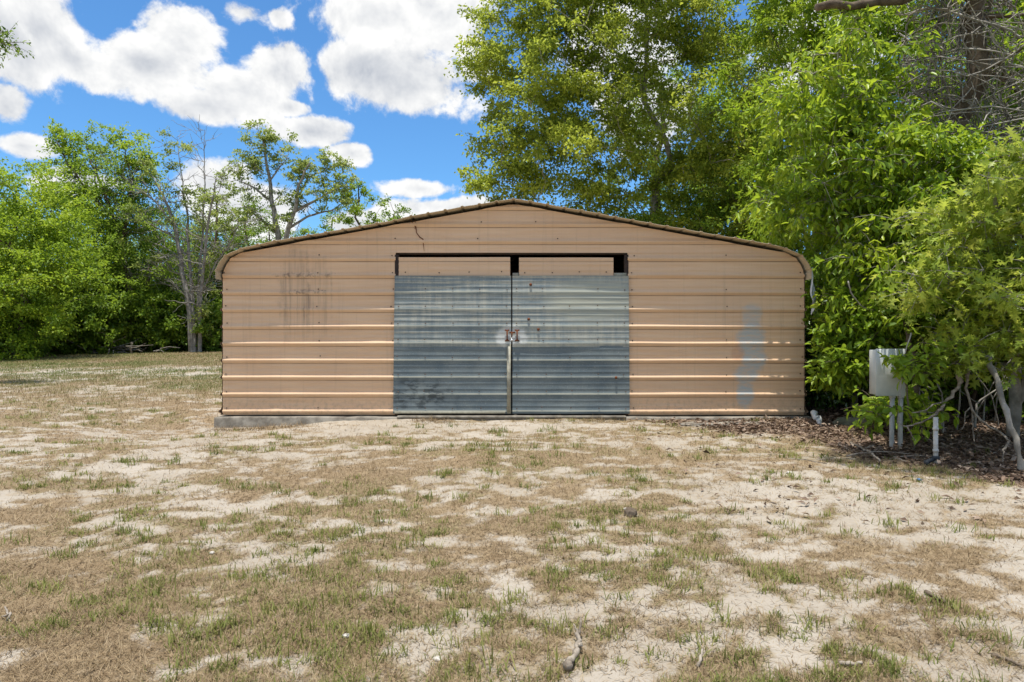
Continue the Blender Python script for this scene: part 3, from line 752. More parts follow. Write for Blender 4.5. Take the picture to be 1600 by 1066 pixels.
def leaf_cloud(rs, clumps, per, cr, droop, size, aspect, flat=0.6, centre=None, up=0.9, tone_amp=0.25):
    """leaf positions and frames round clump centres, in short sprays"""
    nC = len(clumps)
    nt = 7                                                        # sprays per clump
    sd = norm(rs.normal(size=(nC, nt, 3)) * [1, 1, .55] + [0, 0, .12])
    if centre is not None:
        o = norm(clumps - centre)[:, None]; sd = norm(sd + 0.55 * o)
    sl = cr * (0.5 + 0.9 * rs.rand(nC, nt, 1)) * (0.75 + 0.5 * rs.rand(nC, 1, 1))
    k = max(1, per // nt)
    tt = rs.rand(nC, nt, k, 1) ** 0.75
    pos = clumps[:, None, None] + sd[:, :, None] * sl[:, :, None] * tt
    pos = pos + rs.normal(0, cr * 0.16, pos.shape) * [1, 1, flat]
    pos[..., 2] -= droop * 0.35 * cr * tt[..., 0] ** 2
    ax = norm(sd[:, :, None] * 0.6 + rs.normal(0, 0.75, pos.shape) + np.array([0, 0, -droop]))
    nr = norm(rs.normal(0, 0.55, pos.shape) + np.array([0, 0, up]))
    tone = np.clip(0.45 + tone_amp * rs.normal(size=(nC, 1, 1)) + 0.22 * rs.normal(size=(nC, nt, k)), 0, 1)
    pos = pos.reshape(-1, 3); n = len(pos)
    L = size * (0.65 + 0.7 * rs.rand(n)); W_ = L * aspect * (0.8 + 0.4 * rs.rand(n))
    tw = np.stack([np.broadcast_to(clumps[:, None], sl.shape[:2] + (3,)), clumps[:, None] + sd * sl * 0.55, clumps[:, None] + sd * sl - np.array([0, 0, droop * 0.3 * cr])], 2).reshape(-1, 3, 3)
    return pos, ax.reshape(-1, 3), nr.reshape(-1, 3), L, W_, tone.ravel(), tw

def trunk_line(rs, base, top, r0, r1, m=12, wob=0.03):
    P = curve_between(base, top, rs, m, 0, wob)
    t = np.linspace(0, 1, m); r = r0 * (1 - t) + r1 * t
    r[0] *= 1.35; r[1] *= 1.05
    P[0, 2] -= 0.25
    return P, r

def tree(name, label, cat, base, top, r0, r1, ells, nclump, per, cr, leaf, aspect, lmat, bark, seed, group=None,
         droop=0.25, gap=0.0, gscale=0.7, shape='kite', twigs=True, sag=0.04, wob=0.05, stems=None, up=0.9, shell=0.45, limb_sides=5, tone_amp=0.25):
    rs = np.random.RandomState(seed)
    base = np.array(base, float); base[2] = float(zg(base[0], base[1]))
    root = empty(name, tuple(base)); tag(root, label, cat, group)
    B = base
    P, r = trunk_line(rs, np.zeros(3), np.array(top, float) - B, r0, r1)
    ells = [(e[0] - B[0], e[1] - B[1], e[2] - B[2]) + tuple(e[3:]) for e in ells]
    C = crown_points(rs, ells, nclump, shell, gap, gscale, seed % 50)
    C = C[C[:, 2] > 0.15]
    V1, q1, V2, q2 = skeleton(rs, P, r, C, sag=sag, wob=wob, sides=limb_sides)
    cen = np.average(np.array([e[:3] for e in ells]), axis=0, weights=[e[6] for e in ells])
    pos, ax, nr, L, W_, tone, tw = leaf_cloud(rs, C, per, cr, droop, leaf, aspect, centre=cen, up=up, tone_amp=tone_amp)
    if V2 is not None:
        if twigs:
            V3, q3 = tubes(tw, np.tile(np.array([[0.006, 0.004, 0.002]]), (len(tw), 1)), 3)
            V2, q2 = np.vstack([V2, V3]), np.vstack([q2, q3 + len(V2)])
        V1, q1 = np.vstack([V1, V2]), np.vstack([q1, q2 + len(V1)])
    link('trunk', arr_mesh('trunk', V1, q1, bark, smooth=True), root)
    make_leaves('crown', lmat, pos, ax, nr, L, W_, tone, shape, root)
    return root

def copy_tree(src, loc, rz, s, label=None):
    r = src.copy(); col0.objects.link(r); r.location = (loc[0], loc[1], float(zg(loc[0], loc[1]))); r.rotation_euler = (0, 0, rz)
    r.scale = (s, s, s) if not isinstance(s, tuple) else s
    if label: r['label'] = label
    for ch in src.children:
        c_ = ch.copy(); col0.objects.link(c_); c_.parent = r
    return r

# ================================================================== trees behind and right of the shed
big = tree('broadleaf_tree', 'tall airy olive green tree rising behind the shed roof, crown against the sky', 'tree',
     (3.6, 18, 0), (3.5, 18, 10.5), 0.15, 0.03,
     [(1.9, 17.2, 8.6, 2.6, 2.4, 3.3, 3), (4.6, 17.5, 9.0, 2.9, 2.6, 4.0, 4), (3.2, 17.5, 12.0, 2.9, 2.5, 2.4, 3), (1.1, 17.0, 6.0, 2.2, 2.0, 1.7, 1.7), (0.4, 17.2, 9.4, 1.5, 1.5, 2.9, 1.0),
      (5.6, 17.5, 5.2, 2.2, 2.2, 2.0, 2)],
     1020, 147, 0.46, 0.092, 0.58, MAT['leaf_big'], MAT['bark_grey'], 101, gap=0.08, gscale=0.85, wob=0.03, twigs=False)
tree('broadleaf_tree', 'low dark bushy tree directly behind the right roof slope', 'tree',
     (2.4, 17.6, 0), (2.4, 17.6, 4.0), 0.10, 0.03,
     [(2.5, 17.4, 3.7, 2.6, 1.3, 1.25, 2), (5.0, 17.2, 3.6, 1.8, 1.3, 1.5, 1.4), (6.6, 16.6, 3.8, 1.8, 1.3, 2.2, 1.4)], 170, 150, 0.45, 0.085, 0.5, MAT['leaf_dark'], MAT['bark_brown'], 102, twigs=False)
tree('broadleaf_tree', 'bright green leafy tree between the airy tree and the vine covered trunk', 'tree',
     (7.2, 14.5, 0), (7.0, 14.5, 10.0), 0.20, 0.05,
     [(6.2, 13.6, 7.6, 1.8, 1.7, 2.8, 3), (7.7, 14.2, 9.6, 2.3, 2.0, 2.6, 3), (6.9, 13.6, 4.8, 1.9, 1.6, 2.2, 2.6), (5.6, 13.4, 4.2, 1.0, 1.2, 1.9, 1.2), (9.0, 14.0, 6.5, 2.0, 1.8, 3.0, 2.4)],
     400, 150, 0.46, 0.105, 0.42, MAT['leaf_bright'], MAT['bark_brown'], 103, gap=0.2, droop=0.5, twigs=False)
rt = tree('broadleaf_tree', 'deep green tree filling the gap behind the drooping laurel', 'tree',
     (8.2, 11.6, 0), (8.2, 11.6, 8.6), 0.18, 0.04,
     [(7.4, 11.2, 3.0, 1.9, 1.4, 2.3, 2), (8.6, 11.4, 6.0, 2.2, 1.8, 2.7, 2.4), (6.2, 11.4, 2.2, 1.3, 1.0, 1.7, 1.4), (9.6, 11.6, 3.0, 1.8, 1.4, 2.5, 1.5)],
     330, 140, 0.44, 0.095, 0.45, MAT['leaf_dark'], MAT['bark_brown'], 104, twigs=False)
for i, (x, y, rz, s, lb) in enumerate([(12.5, 15.5, 1.1, 1.15, 'deep green tree far back at the right edge of the picture'), (9.2, 21.5, 2.4, 1.35, 'deep green tree in the second row behind the bright green tree'),
                                       (14.5, 21.0, 4.0, 1.4, 'deep green tree at the far right behind all other trees'), (5.2, 24.0, 5.2, 1.2, 'deep green tree hidden far behind the airy tree')]):
    copy_tree(rt, (x, y), rz, s, lb)

# ---- the trunk wrapped in dead vines
VX, VY = 6.35, 9.7
vt = empty('vine_covered_tree', (VX, VY, float(zg(VX, VY)))); tag(vt, 'trunk thickly wrapped in tangled grey dead vines at the upper right', 'tree')
rs = np.random.RandomState(7)
P, r = trunk_line(rs, np.zeros(3), np.array([0.15, 0.0, 9.5]), 0.16, 0.10, 14, 0.02)
pr = Parts(); pr.tube(P, r, 12)
lb = [at(1275, 12, 8.6), at(1300, 6, 8.6), at(1330, 10, 8.7), at(1370, 2, 8.8), at(1410, 0, 9.0), at(1450, -20, 9.3), at(1490, -50, 9.7)]
pr.tube([q - np.array([VX, VY, float(zg(VX, VY))]) for q in lb], [0.045, 0.055, 0.05, 0.06, 0.065, 0.08, 0.10], 7, True)
BP, BR = [], []
for k in range(950):
    z = 2.0 + 6.4 * rs.rand() ** 0.9
    env = np.interp(z, [1.5, 3.0, 4.2, 5.4, 7.0, 9], [0.6, 1.35, 1.25, 0.85, 0.55, 0.40])
    a0 = rs.rand() * 6.28; n_ = 9
    t = np.linspace(0, 1, n_)
    sweep = rs.normal(0, 1.3); dz = rs.normal(-0.45, 0.5)
    rad_ = env * (0.14 + 0.9 * rs.rand()) * (1 + 0.25 * np.sin(t * rs.uniform(3, 9) + rs.rand() * 6))
    th = a0 + sweep * t
    Pv = np.stack([0.08 + np.cos(th) * rad_, np.sin(th) * rad_ * 0.85, z + dz * t + 0.12 * np.sin(t * rs.uniform(2, 8) + rs.rand() * 6)], -1) + rs.normal(0, 0.022, (n_, 3))
    BP.append(Pv); BR.append(np.full(n_, rs.choice([0.005, 0.008, 0.011, 0.017], p=[.35, .38, .2, .07])))
V, q = tubes(np.array(BP), np.array(BR), 4)
o = link('vines', arr_mesh('vines', V, q, MAT['bleached'], smooth=True), vt); o['kind'] = 'stuff'; o['label'] = 'tangle of dead grey vines'
ells = [(-1.3, -0.4, 6.3, .7, .6, 1.0, .9), (2.0, 0.3, 6.3, .8, .9, 1.6, 1.2), (-0.5, -1.0, 5.6, .4, .3, .5, .25), (-0.3, -1.2, 3.1, 1.3, .4, .6, 1.5), (.3, -1.2, 4.6, 1.0, .3, 1.0, .45), (1.3, -.6, 2.9, .9, .6, .7, .8), (-2.0, -3.9, 7.3, 1.4, .8, .4, 1.5), (.4, -4.2, 7.5, 1.3, .6, .4, 1.3)]  # last two: unseen canopy reaching forward, added to dapple the litter with shade
C = crown_points(rs, ells, 230, 0.3, 0.25, 0.9, 3)
V1, q1, V2, q2 = skeleton(rs, P, r, C, sides=4)
pr.add(V2, q=q2); pr.build('trunk', MAT['bark_brown'], vt, True)
pos, ax, nr, L, W_, tone, tw = leaf_cloud(rs, C, 98, 0.30, 0.3, 0.075, 0.5)
make_leaves('crown', MAT['leaf_laurel'], pos, ax, nr, L, W_, tone, 'kite', vt)

def leafy_near(name, label, cat, base, stems, ells, nclump, per, cr, leaf, aspect, lmat, bark, seed, shape, droop, n_single, up=0.7, gap=0.2, group=None, tone_amp=0.2):
    """near plant: the foremost leaves are objects of their own, the rest one part"""
    rs = np.random.RandomState(seed)
    B = np.array([base[0], base[1], float(zg(base[0], base[1]))])
    root = empty(name, tuple(B)); tag(root, label, cat, group)
    C = crown_points(rs, [(e[0] - B[0], e[1] - B[1], e[2] - B[2]) + tuple(e[3:]) for e in ells], nclump, 0.35, gap, 1.1, seed % 40)
    C = C[C[:, 2] > 0.12]
    V1s, q1s, n0 = [], [], 0
    TP, TR = [], []
    for (pts, ra, rb) in stems:
        pts = np.array(pts, float) - B
        t = np.linspace(0, len(pts) - 1, 16); Pn = np.stack([np.interp(t, np.arange(len(pts)), pts[:, k]) for k in range(3)], -1) + rs.normal(0, 0.012, (16, 3))
        TP.append(Pn); TR.append(np.linspace(ra, rb, 16))
    V1, q1 = tubes(np.array(TP), np.array(TR), 7)
    _, _, V2, q2 = skeleton(rs, np.concatenate(TP), np.concatenate(TR), C, r_tip=0.004, sides=4)
    pos, ax, nr, L, W_, tone, tw = leaf_cloud(rs, C, per, cr, droop, leaf, aspect, up=up, tone_amp=tone_amp)
    V3, q3 = tubes(tw, np.tile(np.array([[0.0045, 0.003, 0.0015]]), (len(tw), 1)), 3)
    V1, q1 = np.vstack([V1, V2, V3]), np.vstack([q1, q2 + len(V1), q3 + len(V1) + len(V2)])
    link('stem', arr_mesh('stem', V1, q1, bark, smooth=True), root)
    # foremost leaves = those nearest the open side
    front = np.argsort(pos[:, 1] + 0.25 * rs.rand(len(pos)))[:n_single * 3]
    pick = rs.choice(front, min(n_single, len(front)), replace=False) if n_single else np.array([], int)
    rest_ = np.ones(len(pos), bool); rest_[pick] = False
    make_leaves('crown', lmat, pos[rest_], ax[rest_], nr[rest_], L[rest_], W_[rest_], tone[rest_], shape, root)
    if n_single:
        protos = []
        for tn in (0.25, 0.45, 0.6, 0.85):
            protos.append(make_leaves('leaf', lmat, np.zeros((1, 3)), np.array([[0, 1.0, 0]]), np.array([[0, 0, 1.0]]), np.array([1.0]), np.array([aspect]), np.array([tn]), shape))
        for i in pick:
            me_ = protos[min(3, int(tone[i] * 4))]
            o = bpy.data.objects.new('leaf', me_); col0.objects.link(o); o.parent = root
            a_ = norm(ax[i]); n_ = norm(nr[i] - nr[i].dot(a_) * a_); s_ = np.cross(a_, n_)
            M = Matrix.Identity(4); Ls = float(L[i])
            for k in range(3): M[k][0] = s_[k] * Ls; M[k][1] = a_[k] * Ls; M[k][2] = n_[k] * Ls; M[k][3] = pos[i][k]
            o.matrix_local = M
    return root

leafy_near('laurel_tree', 'slender laurel with long drooping bright leaves beside the right corner of the shed', 'tree', (4.95, 9.9),
    [([(4.95, 9.9, 0.4), (4.9, 9.75, 2.0), (4.6, 9.4, 3.6), (4.4, 9.2, 5.4)], 0.06, 0.015), ([(4.93, 9.85, 0.9), (5.1, 9.2, 2.4), (5.1, 8.9, 4.0)], 0.04, 0.012)],
    [(4.45, 9.2, 4.5, .95, .8, 1.35, 2.6), (4.2, 9.2, 3.35, .80, .7, .65, 1.0), (4.95, 8.7, 3.3, .95, .7, 1.1, 1.8), (4.62, 9.4, 2.3, .50, .5, .75, .9), (4.9, 8.5, 2.3, .7, .5, .6, .8), (5.7, 8.9, 3.3, .8, .5, .65, .9)],
    270, 70, 0.34, 0.115, 0.34, MAT['leaf_laurel'], MAT['bark_grey'], 301, 'lance', 0.85, 290, gap=0.16)
leafy_near('scrub_oak', 'yellow green oak with lobed leaves spreading into the right edge of the picture', 'tree', (5.65, 7.7),
    [([(5.65, 7.7, 0.35), (5.6, 7.6, 1.3), (5.3, 7.4, 2.4), (5.1, 7.3, 3.4)], 0.07, 0.015), ([(5.65, 7.7, 0.7), (5.9, 7.5, 1.8), (6.3, 7.2, 3.2)], 0.05, 0.015)],
    [(5.35, 7.2, 2.75, 1.0, .7, .95, 2.4), (4.9, 7.0, 2.05, .85, .55, .50, 1.5), (6.2, 7.2, 2.9, 1.0, .8, 1.2, 1.6), (5.7, 6.9, 1.95, .9, .5, .45, 1.4), (5.0, 6.9, 1.5, .8, .4, .28, .9), (5.9, 6.8, 1.45, .7, .4, .25, .6)],
    215, 56, 0.30, 0.125, 0.62, MAT['leaf_oak'], MAT['bark_grey'], 302, 'lobed', 0.35, 290, up=0.8, gap=0.18)
leafy_near('shrub', 'glossy dark shrub tight against the right wall corner', 'shrub', (4.45, 10.1),
    [([(4.45, 10.1, 0.4), (4.4, 10.0, 1.2), (4.35, 9.9, 1.9)], 0.025, 0.008), ([(4.5, 10.1, 0.4), (4.7, 9.9, 1.0), (4.8, 9.8, 1.6)], 0.02, 0.008)],
    [(4.55, 9.9, 1.25, .50, .5, .65, 2), (4.95, 10.2, 1.5, .5, .5, .7, 1), (4.5, 9.8, .8, .45, .4, .3, .7)], 110, 84, 0.24, 0.075, 0.5, MAT['leaf_gloss'], MAT['bark_brown'], 303, 'kite', 0.2, 0, gap=0.1)
leafy_near('shrub', 'broad leaved green shrub growing round the grey utility box', 'shrub', (4.75, 8.9),
    [([(4.75, 8.9, 0.4), (4.7, 8.8, 1.2), (4.6, 8.7, 2.0)], 0.03, 0.008), ([(4.8, 8.9, 0.4), (4.5, 8.6, 1.0), (4.3, 8.4, 1.4)], 0.02, 0.006)],
    [(4.55, 8.7, 1.75, .55, .5, .55, 2), (4.85, 8.2, 1.95, .6, .5, .4, 1.2), (4.35, 8.5, 1.15, .38, .4, .45, 1.2), (4.45, 8.0, .95, .30, .3, .25, .6)], 110, 63, 0.26, 0.105, 0.42, MAT['leaf_bright'], MAT['bark_brown'], 304, 'lance', 0.45, 120, gap=0.2)
leafy_near('shrub', 'small sprig of broad leaves growing across the front of the utility box', 'shrub', (4.12, 7.02),
    [([(4.12, 7.02, 0.35), (4.05, 6.98, .9), (3.98, 6.95, 1.25)], 0.012, 0.005)],
    [(3.98, 6.95, 1.2, .20, .10, .16, 1), (4.18, 6.98, .75, .20, .12, .16, .8), (3.80, 7.05, .8, .18, .15, .14, .6), (4.24, 6.95, 1.36, .12, .08, .2, .6)], 20, 21, 0.14, 0.10, 0.45, MAT['leaf_bright'], MAT['bark_brown'], 306, 'lance', 0.5, 90, gap=0.0)
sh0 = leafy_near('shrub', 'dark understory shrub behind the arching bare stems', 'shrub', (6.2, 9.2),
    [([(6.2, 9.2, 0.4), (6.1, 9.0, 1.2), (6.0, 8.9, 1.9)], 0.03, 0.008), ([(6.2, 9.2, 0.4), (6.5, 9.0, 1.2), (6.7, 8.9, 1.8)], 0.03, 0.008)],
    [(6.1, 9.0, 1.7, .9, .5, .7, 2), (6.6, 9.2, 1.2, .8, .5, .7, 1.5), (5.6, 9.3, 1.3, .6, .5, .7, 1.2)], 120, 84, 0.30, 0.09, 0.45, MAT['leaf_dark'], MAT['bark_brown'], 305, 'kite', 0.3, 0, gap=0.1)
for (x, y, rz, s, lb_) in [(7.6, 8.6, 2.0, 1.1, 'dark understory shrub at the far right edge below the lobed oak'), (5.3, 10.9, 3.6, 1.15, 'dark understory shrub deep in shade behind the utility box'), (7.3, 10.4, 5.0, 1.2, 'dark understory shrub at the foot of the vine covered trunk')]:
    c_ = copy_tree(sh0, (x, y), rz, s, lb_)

# ================================================================== far left woodland
# protos
def far_tree(label, x, Y, ytop, width, lmat, seed, per=110, n=190, leaf=0.118, bark='bark_brown', low=0.06, gap=0.2, **kw):
    X = (x - 800) / F * Y; zt = CAMZ + (533 - ytop) / F * Y; wr = width / F * Y / 2
    z0 = float(zg(X, Y)); H = zt - z0
    e = [(X, Y, z0 + H * .74, wr * .85, wr * .8, H * .27, 3), (X + wr * .3, Y - wr * .3, z0 + H * .45, wr, wr * .8, H * .26, 2.6), (X - wr * .35, Y - wr * .2, z0 + H * .36, wr * .9, wr * .8, H * .25, 2.2), (X, Y - wr * .4, z0 + H * .17, wr * .9, wr * .6, H * .16, 1.5)]
    return tree('woodland_tree', label, 'tree', (X, Y, 0), (X, Y, z0 + H * .9), 0.16, 0.03, e, n, per, 0.62 * max(.6, wr / 2.6), leaf, 0.6, lmat, MAT[bark], seed, gap=gap, twigs=False, **kw)
WG = 'trees of the far left woodland edge'
ft1 = far_tree('yellow green full tree at the left edge of the picture', 25, 27, 262, 230, MAT['leaf_bright'], 401, per=160, n=280)
ft2 = far_tree('mid green woodland tree with dense skirt right of the left edge tree', 150, 33, 225, 200, MAT['leaf_far'], 402, per=160, n=260)
ft3 = far_tree('dark green woodland tree just left of the bare grey tree', 235, 36, 300, 170, MAT['leaf_dark'], 403, per=110, n=200)
ft4 = far_tree('green tree behind the bare grey tree', 330, 38, 360, 190, MAT['leaf_far'], 404, per=110, n=200)
ft5 = far_tree('yellowish pointed tree standing above the left roof slope', 560, 36, 266, 95, MAT['leaf_bright'], 405, per=98, n=120)
ft6 = far_tree('small rounded green treetop just above the roof left of the ridge', 615, 38, 312, 62, MAT['leaf_far'], 406, per=98, n=80)
ft7 = far_tree('pale airy tree standing close behind the bare grey tree', 335, 35, 268, 110, MAT['leaf_pale'], 407, per=98, n=110, gap=.3)
ft8 = far_tree('green tree filling the gap between the bare tree and the forked tree', 385, 37, 318, 120, MAT['leaf_far'], 408, per=98, n=120)
ft9 = far_tree('bushy green treetop low above the roof right of the forked tree', 520, 39, 318, 110, MAT['leaf_bright'], 409, per=98, n=110)
for src, x, Y, rz, s, lb_ in [(ft2, -120, 30, 2.0, 1.05, 'woodland tree just beyond the left edge of the picture'), (ft3, 80, 41, 3.1, 1.15, 'dark tree in the second row behind the left edge tree'),
                              (ft1, 210, 45, 4.0, 0.95, 'yellow green tree in the second row behind the leaning branches'), (ft3, 420, 42, 0.8, .95, 'dark tree low behind the left corner of the roof'), (ft4, 500, 44, 2.2, .9, 'green tree low behind the forked tree'), (ft4, 290, 46, 5.0, 1.2, 'green tree far behind the bare grey tree'),
                              (ft4, -10, 48, 2.9, 1.35, 'tall back row tree at the left edge'), (ft3, 660, 50, 1.9, .75, 'dark tree hidden low behind the shed ridge')]:
    copy_tree(src, ((x - 800) / F * Y, Y), rz, s, lb_)

def limb_tree(name, label, Y, stems, clusters, bark, lmat, seed, leaf=0.13, cr=0.5, per=84, twig_n=0):
    """tree drawn from measured limbs; stems: list of (pixel polyline, r0, r1); clusters: (x, y, n, spread px)"""
    rs = np.random.RandomState(seed)
    b = at(stems[0][0][0][0], 540, Y); b[2] = float(zg(b[0], Y))
    root = empty(name, tuple(b)); tag(root, label, 'tree')
    TP, TR = [], []
    for i, (pl_, ra, rb) in enumerate(stems):
        dy = rs.normal(0, 0.9) if i else 0
        pts = np.array([at(x, y, Y) + np.array([0, dy * j / max(1, len(pl_) - 1), 0]) for j, (x, y) in enumerate(pl_)]) - b
        if i == 0 or pl_[0][1] > 530: pts[0, 2] = -0.2
        t = np.linspace(0, len(pts) - 1, 18); Pn = np.stack([np.interp(t, np.arange(len(pts)), pts[:, k]) for k in range(3)], -1) + rs.normal(0, 0.035, (18, 3)) * np.linspace(0, 1, 18)[:, None]
        TP.append(Pn); TR.append(np.linspace(ra, rb, 18))
    V, q = tubes(np.array(TP), np.array(TR), 7)
    C = []
    for (x, y, n_, sp) in clusters:
        c = at(x, y, Y) - b
        C.append(c + rs.normal(0, sp / F * Y, (n_, 3)) * [1, .8, .75])
    AT = np.concatenate(TP); AR = np.concatenate(TR)
    BP = []; BR = []
    if twig_n:                                                       # bare twigs
        for k in range(twig_n):
            j = rs.randint(len(AT)); 
            if AT[j, 2] < 1.5: continue
            d = norm(rs.normal(size=3) * [1, 1, .5] + [0, 0, .55]); L = rs.uniform(.4, 1.7)
            Pn = AT[j] + d * L * np.linspace(0, 1, 7)[:, None] + np.cumsum(rs.normal(0, 0.035 * L, (7, 3)), 0); Pn[0] = AT[j]
            BP.append(Pn); BR.append(np.linspace(min(AR[j] * .6, .022), .006, 7))
            for s_ in range(3):
                a = Pn[2 + s_]; d2 = norm(d + rs.normal(0, .7, 3)); P2 = a + d2 * L * .5 * np.linspace(0, 1, 7)[:, None] + np.cumsum(rs.normal(0, 0.02 * L, (7, 3)), 0)
                BP.append(P2); BR.append(np.linspace(.011, .005, 7))
    if C:
        C = np.concatenate(C)
        _, _, V2, q2 = skeleton(rs, AT, AR, C, r_tip=0.012, sides=4, up_pen=0.7)
    if BP:
        Vb, qb = tubes(np.array(BP), np.array(BR), 4)
        if len(C): V2, q2 = np.vstack([V2, Vb]), np.vstack([q2, qb + len(V2)])
        else: V2, q2 = Vb, qb
    link('trunk', arr_mesh('trunk', np.vstack([V, V2]), np.vstack([q, q2 + len(V)]), bark, smooth=True), root)
    if len(C):
        pos, ax, nr, L, W_, tone, tw = leaf_cloud(rs, C, per, cr, 0.2, leaf, 0.6)
        make_leaves('crown', lmat, pos, ax, nr, L, W_, tone, 'kite', root)
    return root

limb_tree('bare_tree', 'mostly bare pale grey tree with several stems at the woodland edge', 31.5,
    [([(300, 545), (296, 480), (285, 430), (275, 360), (262, 320), (245, 285)], 0.158, 0.038), ([(304, 540), (300, 470), (292, 400), (288, 340), (280, 290), (270, 215)], 0.112, 0.011),
     ([(312, 545), (316, 470), (326, 400), (336, 340), (348, 300), (352, 285)], 0.099, 0.015), ([(308, 500), (310, 420), (313, 340), (312, 270), (309, 195)], 0.079, 0.009),
     ([(318, 450), (340, 410), (362, 385), (380, 350)], 0.046, 0.015), ([(292, 420), (262, 392), (230, 378), (190, 364), (140, 360)], 0.040, 0.009),
     ([(290, 400), (270, 370), (235, 350), (205, 345), (170, 335)], 0.046, 0.011), ([(275, 360), (240, 315), (200, 285), (165, 265), (135, 248)], 0.046, 0.011), ([(283, 430), (255, 420), (215, 425), (180, 435)], 0.033, 0.007), ([(300, 470), (270, 450), (245, 440)], 0.033, 0.007)],
    [(270, 230, 6, 14), (262, 262, 5, 18), (295, 300, 5, 18), (225, 330, 6, 22), (330, 300, 4, 14), (355, 330, 5, 16), (290, 340, 5, 18), (320, 430, 4, 14), (315, 505, 6, 12), (240, 390, 5, 18)],
    MAT['bleached'], MAT['leaf_pale'], 501, leaf=.12, cr=.42, per=77, twig_n=260)
limb_tree('leaning_tree', 'thin leafed green tree with leaning branches against the sky, left of the bare tree', 33,
    [([(215, 545), (205, 470), (195, 400), (175, 330), (150, 270), (135, 235)], .16, .03), ([(190, 380), (205, 330), (215, 280), (205, 235)], .08, .02), ([(178, 340), (140, 300), (110, 250), (100, 225)], .07, .02)],
    [(105, 225, 12, 16), (145, 222, 12, 18), (200, 228, 12, 18), (95, 255, 7, 16), (130, 262, 8, 20), (210, 262, 8, 16), (240, 250, 5, 14), (170, 300, 9, 24), (215, 300, 7, 18), (110, 305, 10, 20), (190, 350, 12, 26), (140, 350, 14, 28)],
    MAT['bark_brown'], MAT['leaf_bright'], 502, leaf=.13, cr=.48, per=84, twig_n=12)
limb_tree('forked_tree', 'open forked tree with separate leaf tufts rising behind the left roof slope', 34,
    [([(440, 545), (438, 420), (435, 370), (425, 320), (421, 285), (415, 240), (410, 215)], .20, .03), ([(437, 440), (450, 365), (466, 320), (472, 290), (490, 258)], .16, .03),
     ([(433, 365), (410, 345), (390, 330), (378, 320)], .08, .02), ([(424, 315), (400, 295), (378, 285)], .07, .02), ([(462, 330), (490, 315), (520, 300), (535, 290)], .08, .02), ([(454, 355), (480, 335), (510, 325), (530, 312)], .07, .02), ([(420, 285), (440, 262), (455, 250)], .05, .02), ([(468, 305), (478, 275), (500, 262)], .05, .02)],
    [(412, 212, 12, 13), (436, 220, 7, 12), (385, 248, 8, 13), (408, 262, 9, 14), (375, 270, 4, 9), (440, 275, 4, 12), (428, 295, 4, 12), (480, 262, 9, 14), (505, 255, 8, 12), (462, 268, 4, 10), (498, 285, 7, 15), (525, 285, 6, 12), (470, 312, 4, 12), (505, 312, 6, 14), (530, 305, 5, 10), (385, 300, 3, 9), (450, 345, 5, 14), (395, 330, 4, 10), (540, 265, 4, 9)],
    MAT['bark_grey'], MAT['leaf_pale'], 503, leaf=.125, cr=.42, per=84, twig_n=26)
# understory shrubs along the edge
us = None
spots = [(-20, 27.5, 1.3), (30, 28.5, 1.1), (75, 29.5, 1.35), (120, 31, 1.05), (165, 31.5, 1.25), (205, 33, 1.0), (250, 32.5, 1.2), (285, 34, 1.3), (335, 33.0, 1.15), (365, 35, 1.3), (405, 38, 1.3), (10, 31.5, 1.9), (95, 34, 1.8), (185, 36, 1.9), (255, 37, 1.7), (345, 38.5, 1.8)]
rs0 = np.random.RandomState(77)
for i, (x, Y, s) in enumerate(spots):
    X = (x - 800) / F * Y
    lb_ = '%s leafy shrub from the left along the foot of the far woodland' % ['first', 'third', 'fourth', 'sixth', 'seventh', 'ninth', 'tenth', 'twelfth', 'thirteenth', 'fifteenth', 'sixteenth', 'second', 'fifth', 'eighth', 'eleventh', 'fourteenth'][i]
    if us is None:
        us = tree('understory_shrub', lb_, 'shrub', (X, Y, 0), (X, Y, float(zg(X, Y)) + 1.7), .04, .015,
             [(X, Y, float(zg(X, Y)) + 1.2, 1.3, 1.0, 1.1, 2), (X + .6, Y - .3, float(zg(X, Y)) + .7, 1.1, .8, .7, 1), (X - .7, Y, float(zg(X, Y)) + .8, .9, .8, .9, 1)], 90, 98, .42, .13, .55, MAT['leaf_dark'], MAT['bark_brown'], 601, twigs=False, group='understory shrubs along the woodland foot')
        us.scale = (s, s, s)
    else: copy_tree(us, (X, Y), rs0.rand() * 6.28, (s, s, s * rs0.uniform(.85, 1.25)), lb_)

# branch tip hanging in at the upper left, from a tree that stands outside the picture
tree('overhanging_tree', 'dark twiggy branch tip hanging into the upper left corner', 'tree', (-14.6, 14.0, 0), (-14.4, 14, 8.5), .18, .06,
     [(-13.6, 14, 8.6, 2.0, 1.8, 1.6, 4), (-11.0, 13.8, 7.5, .75, .5, .42, 1.2)], 150, 63, .32, .085, .42, MAT['leaf_dark'], MAT['bark_brown'], 701)

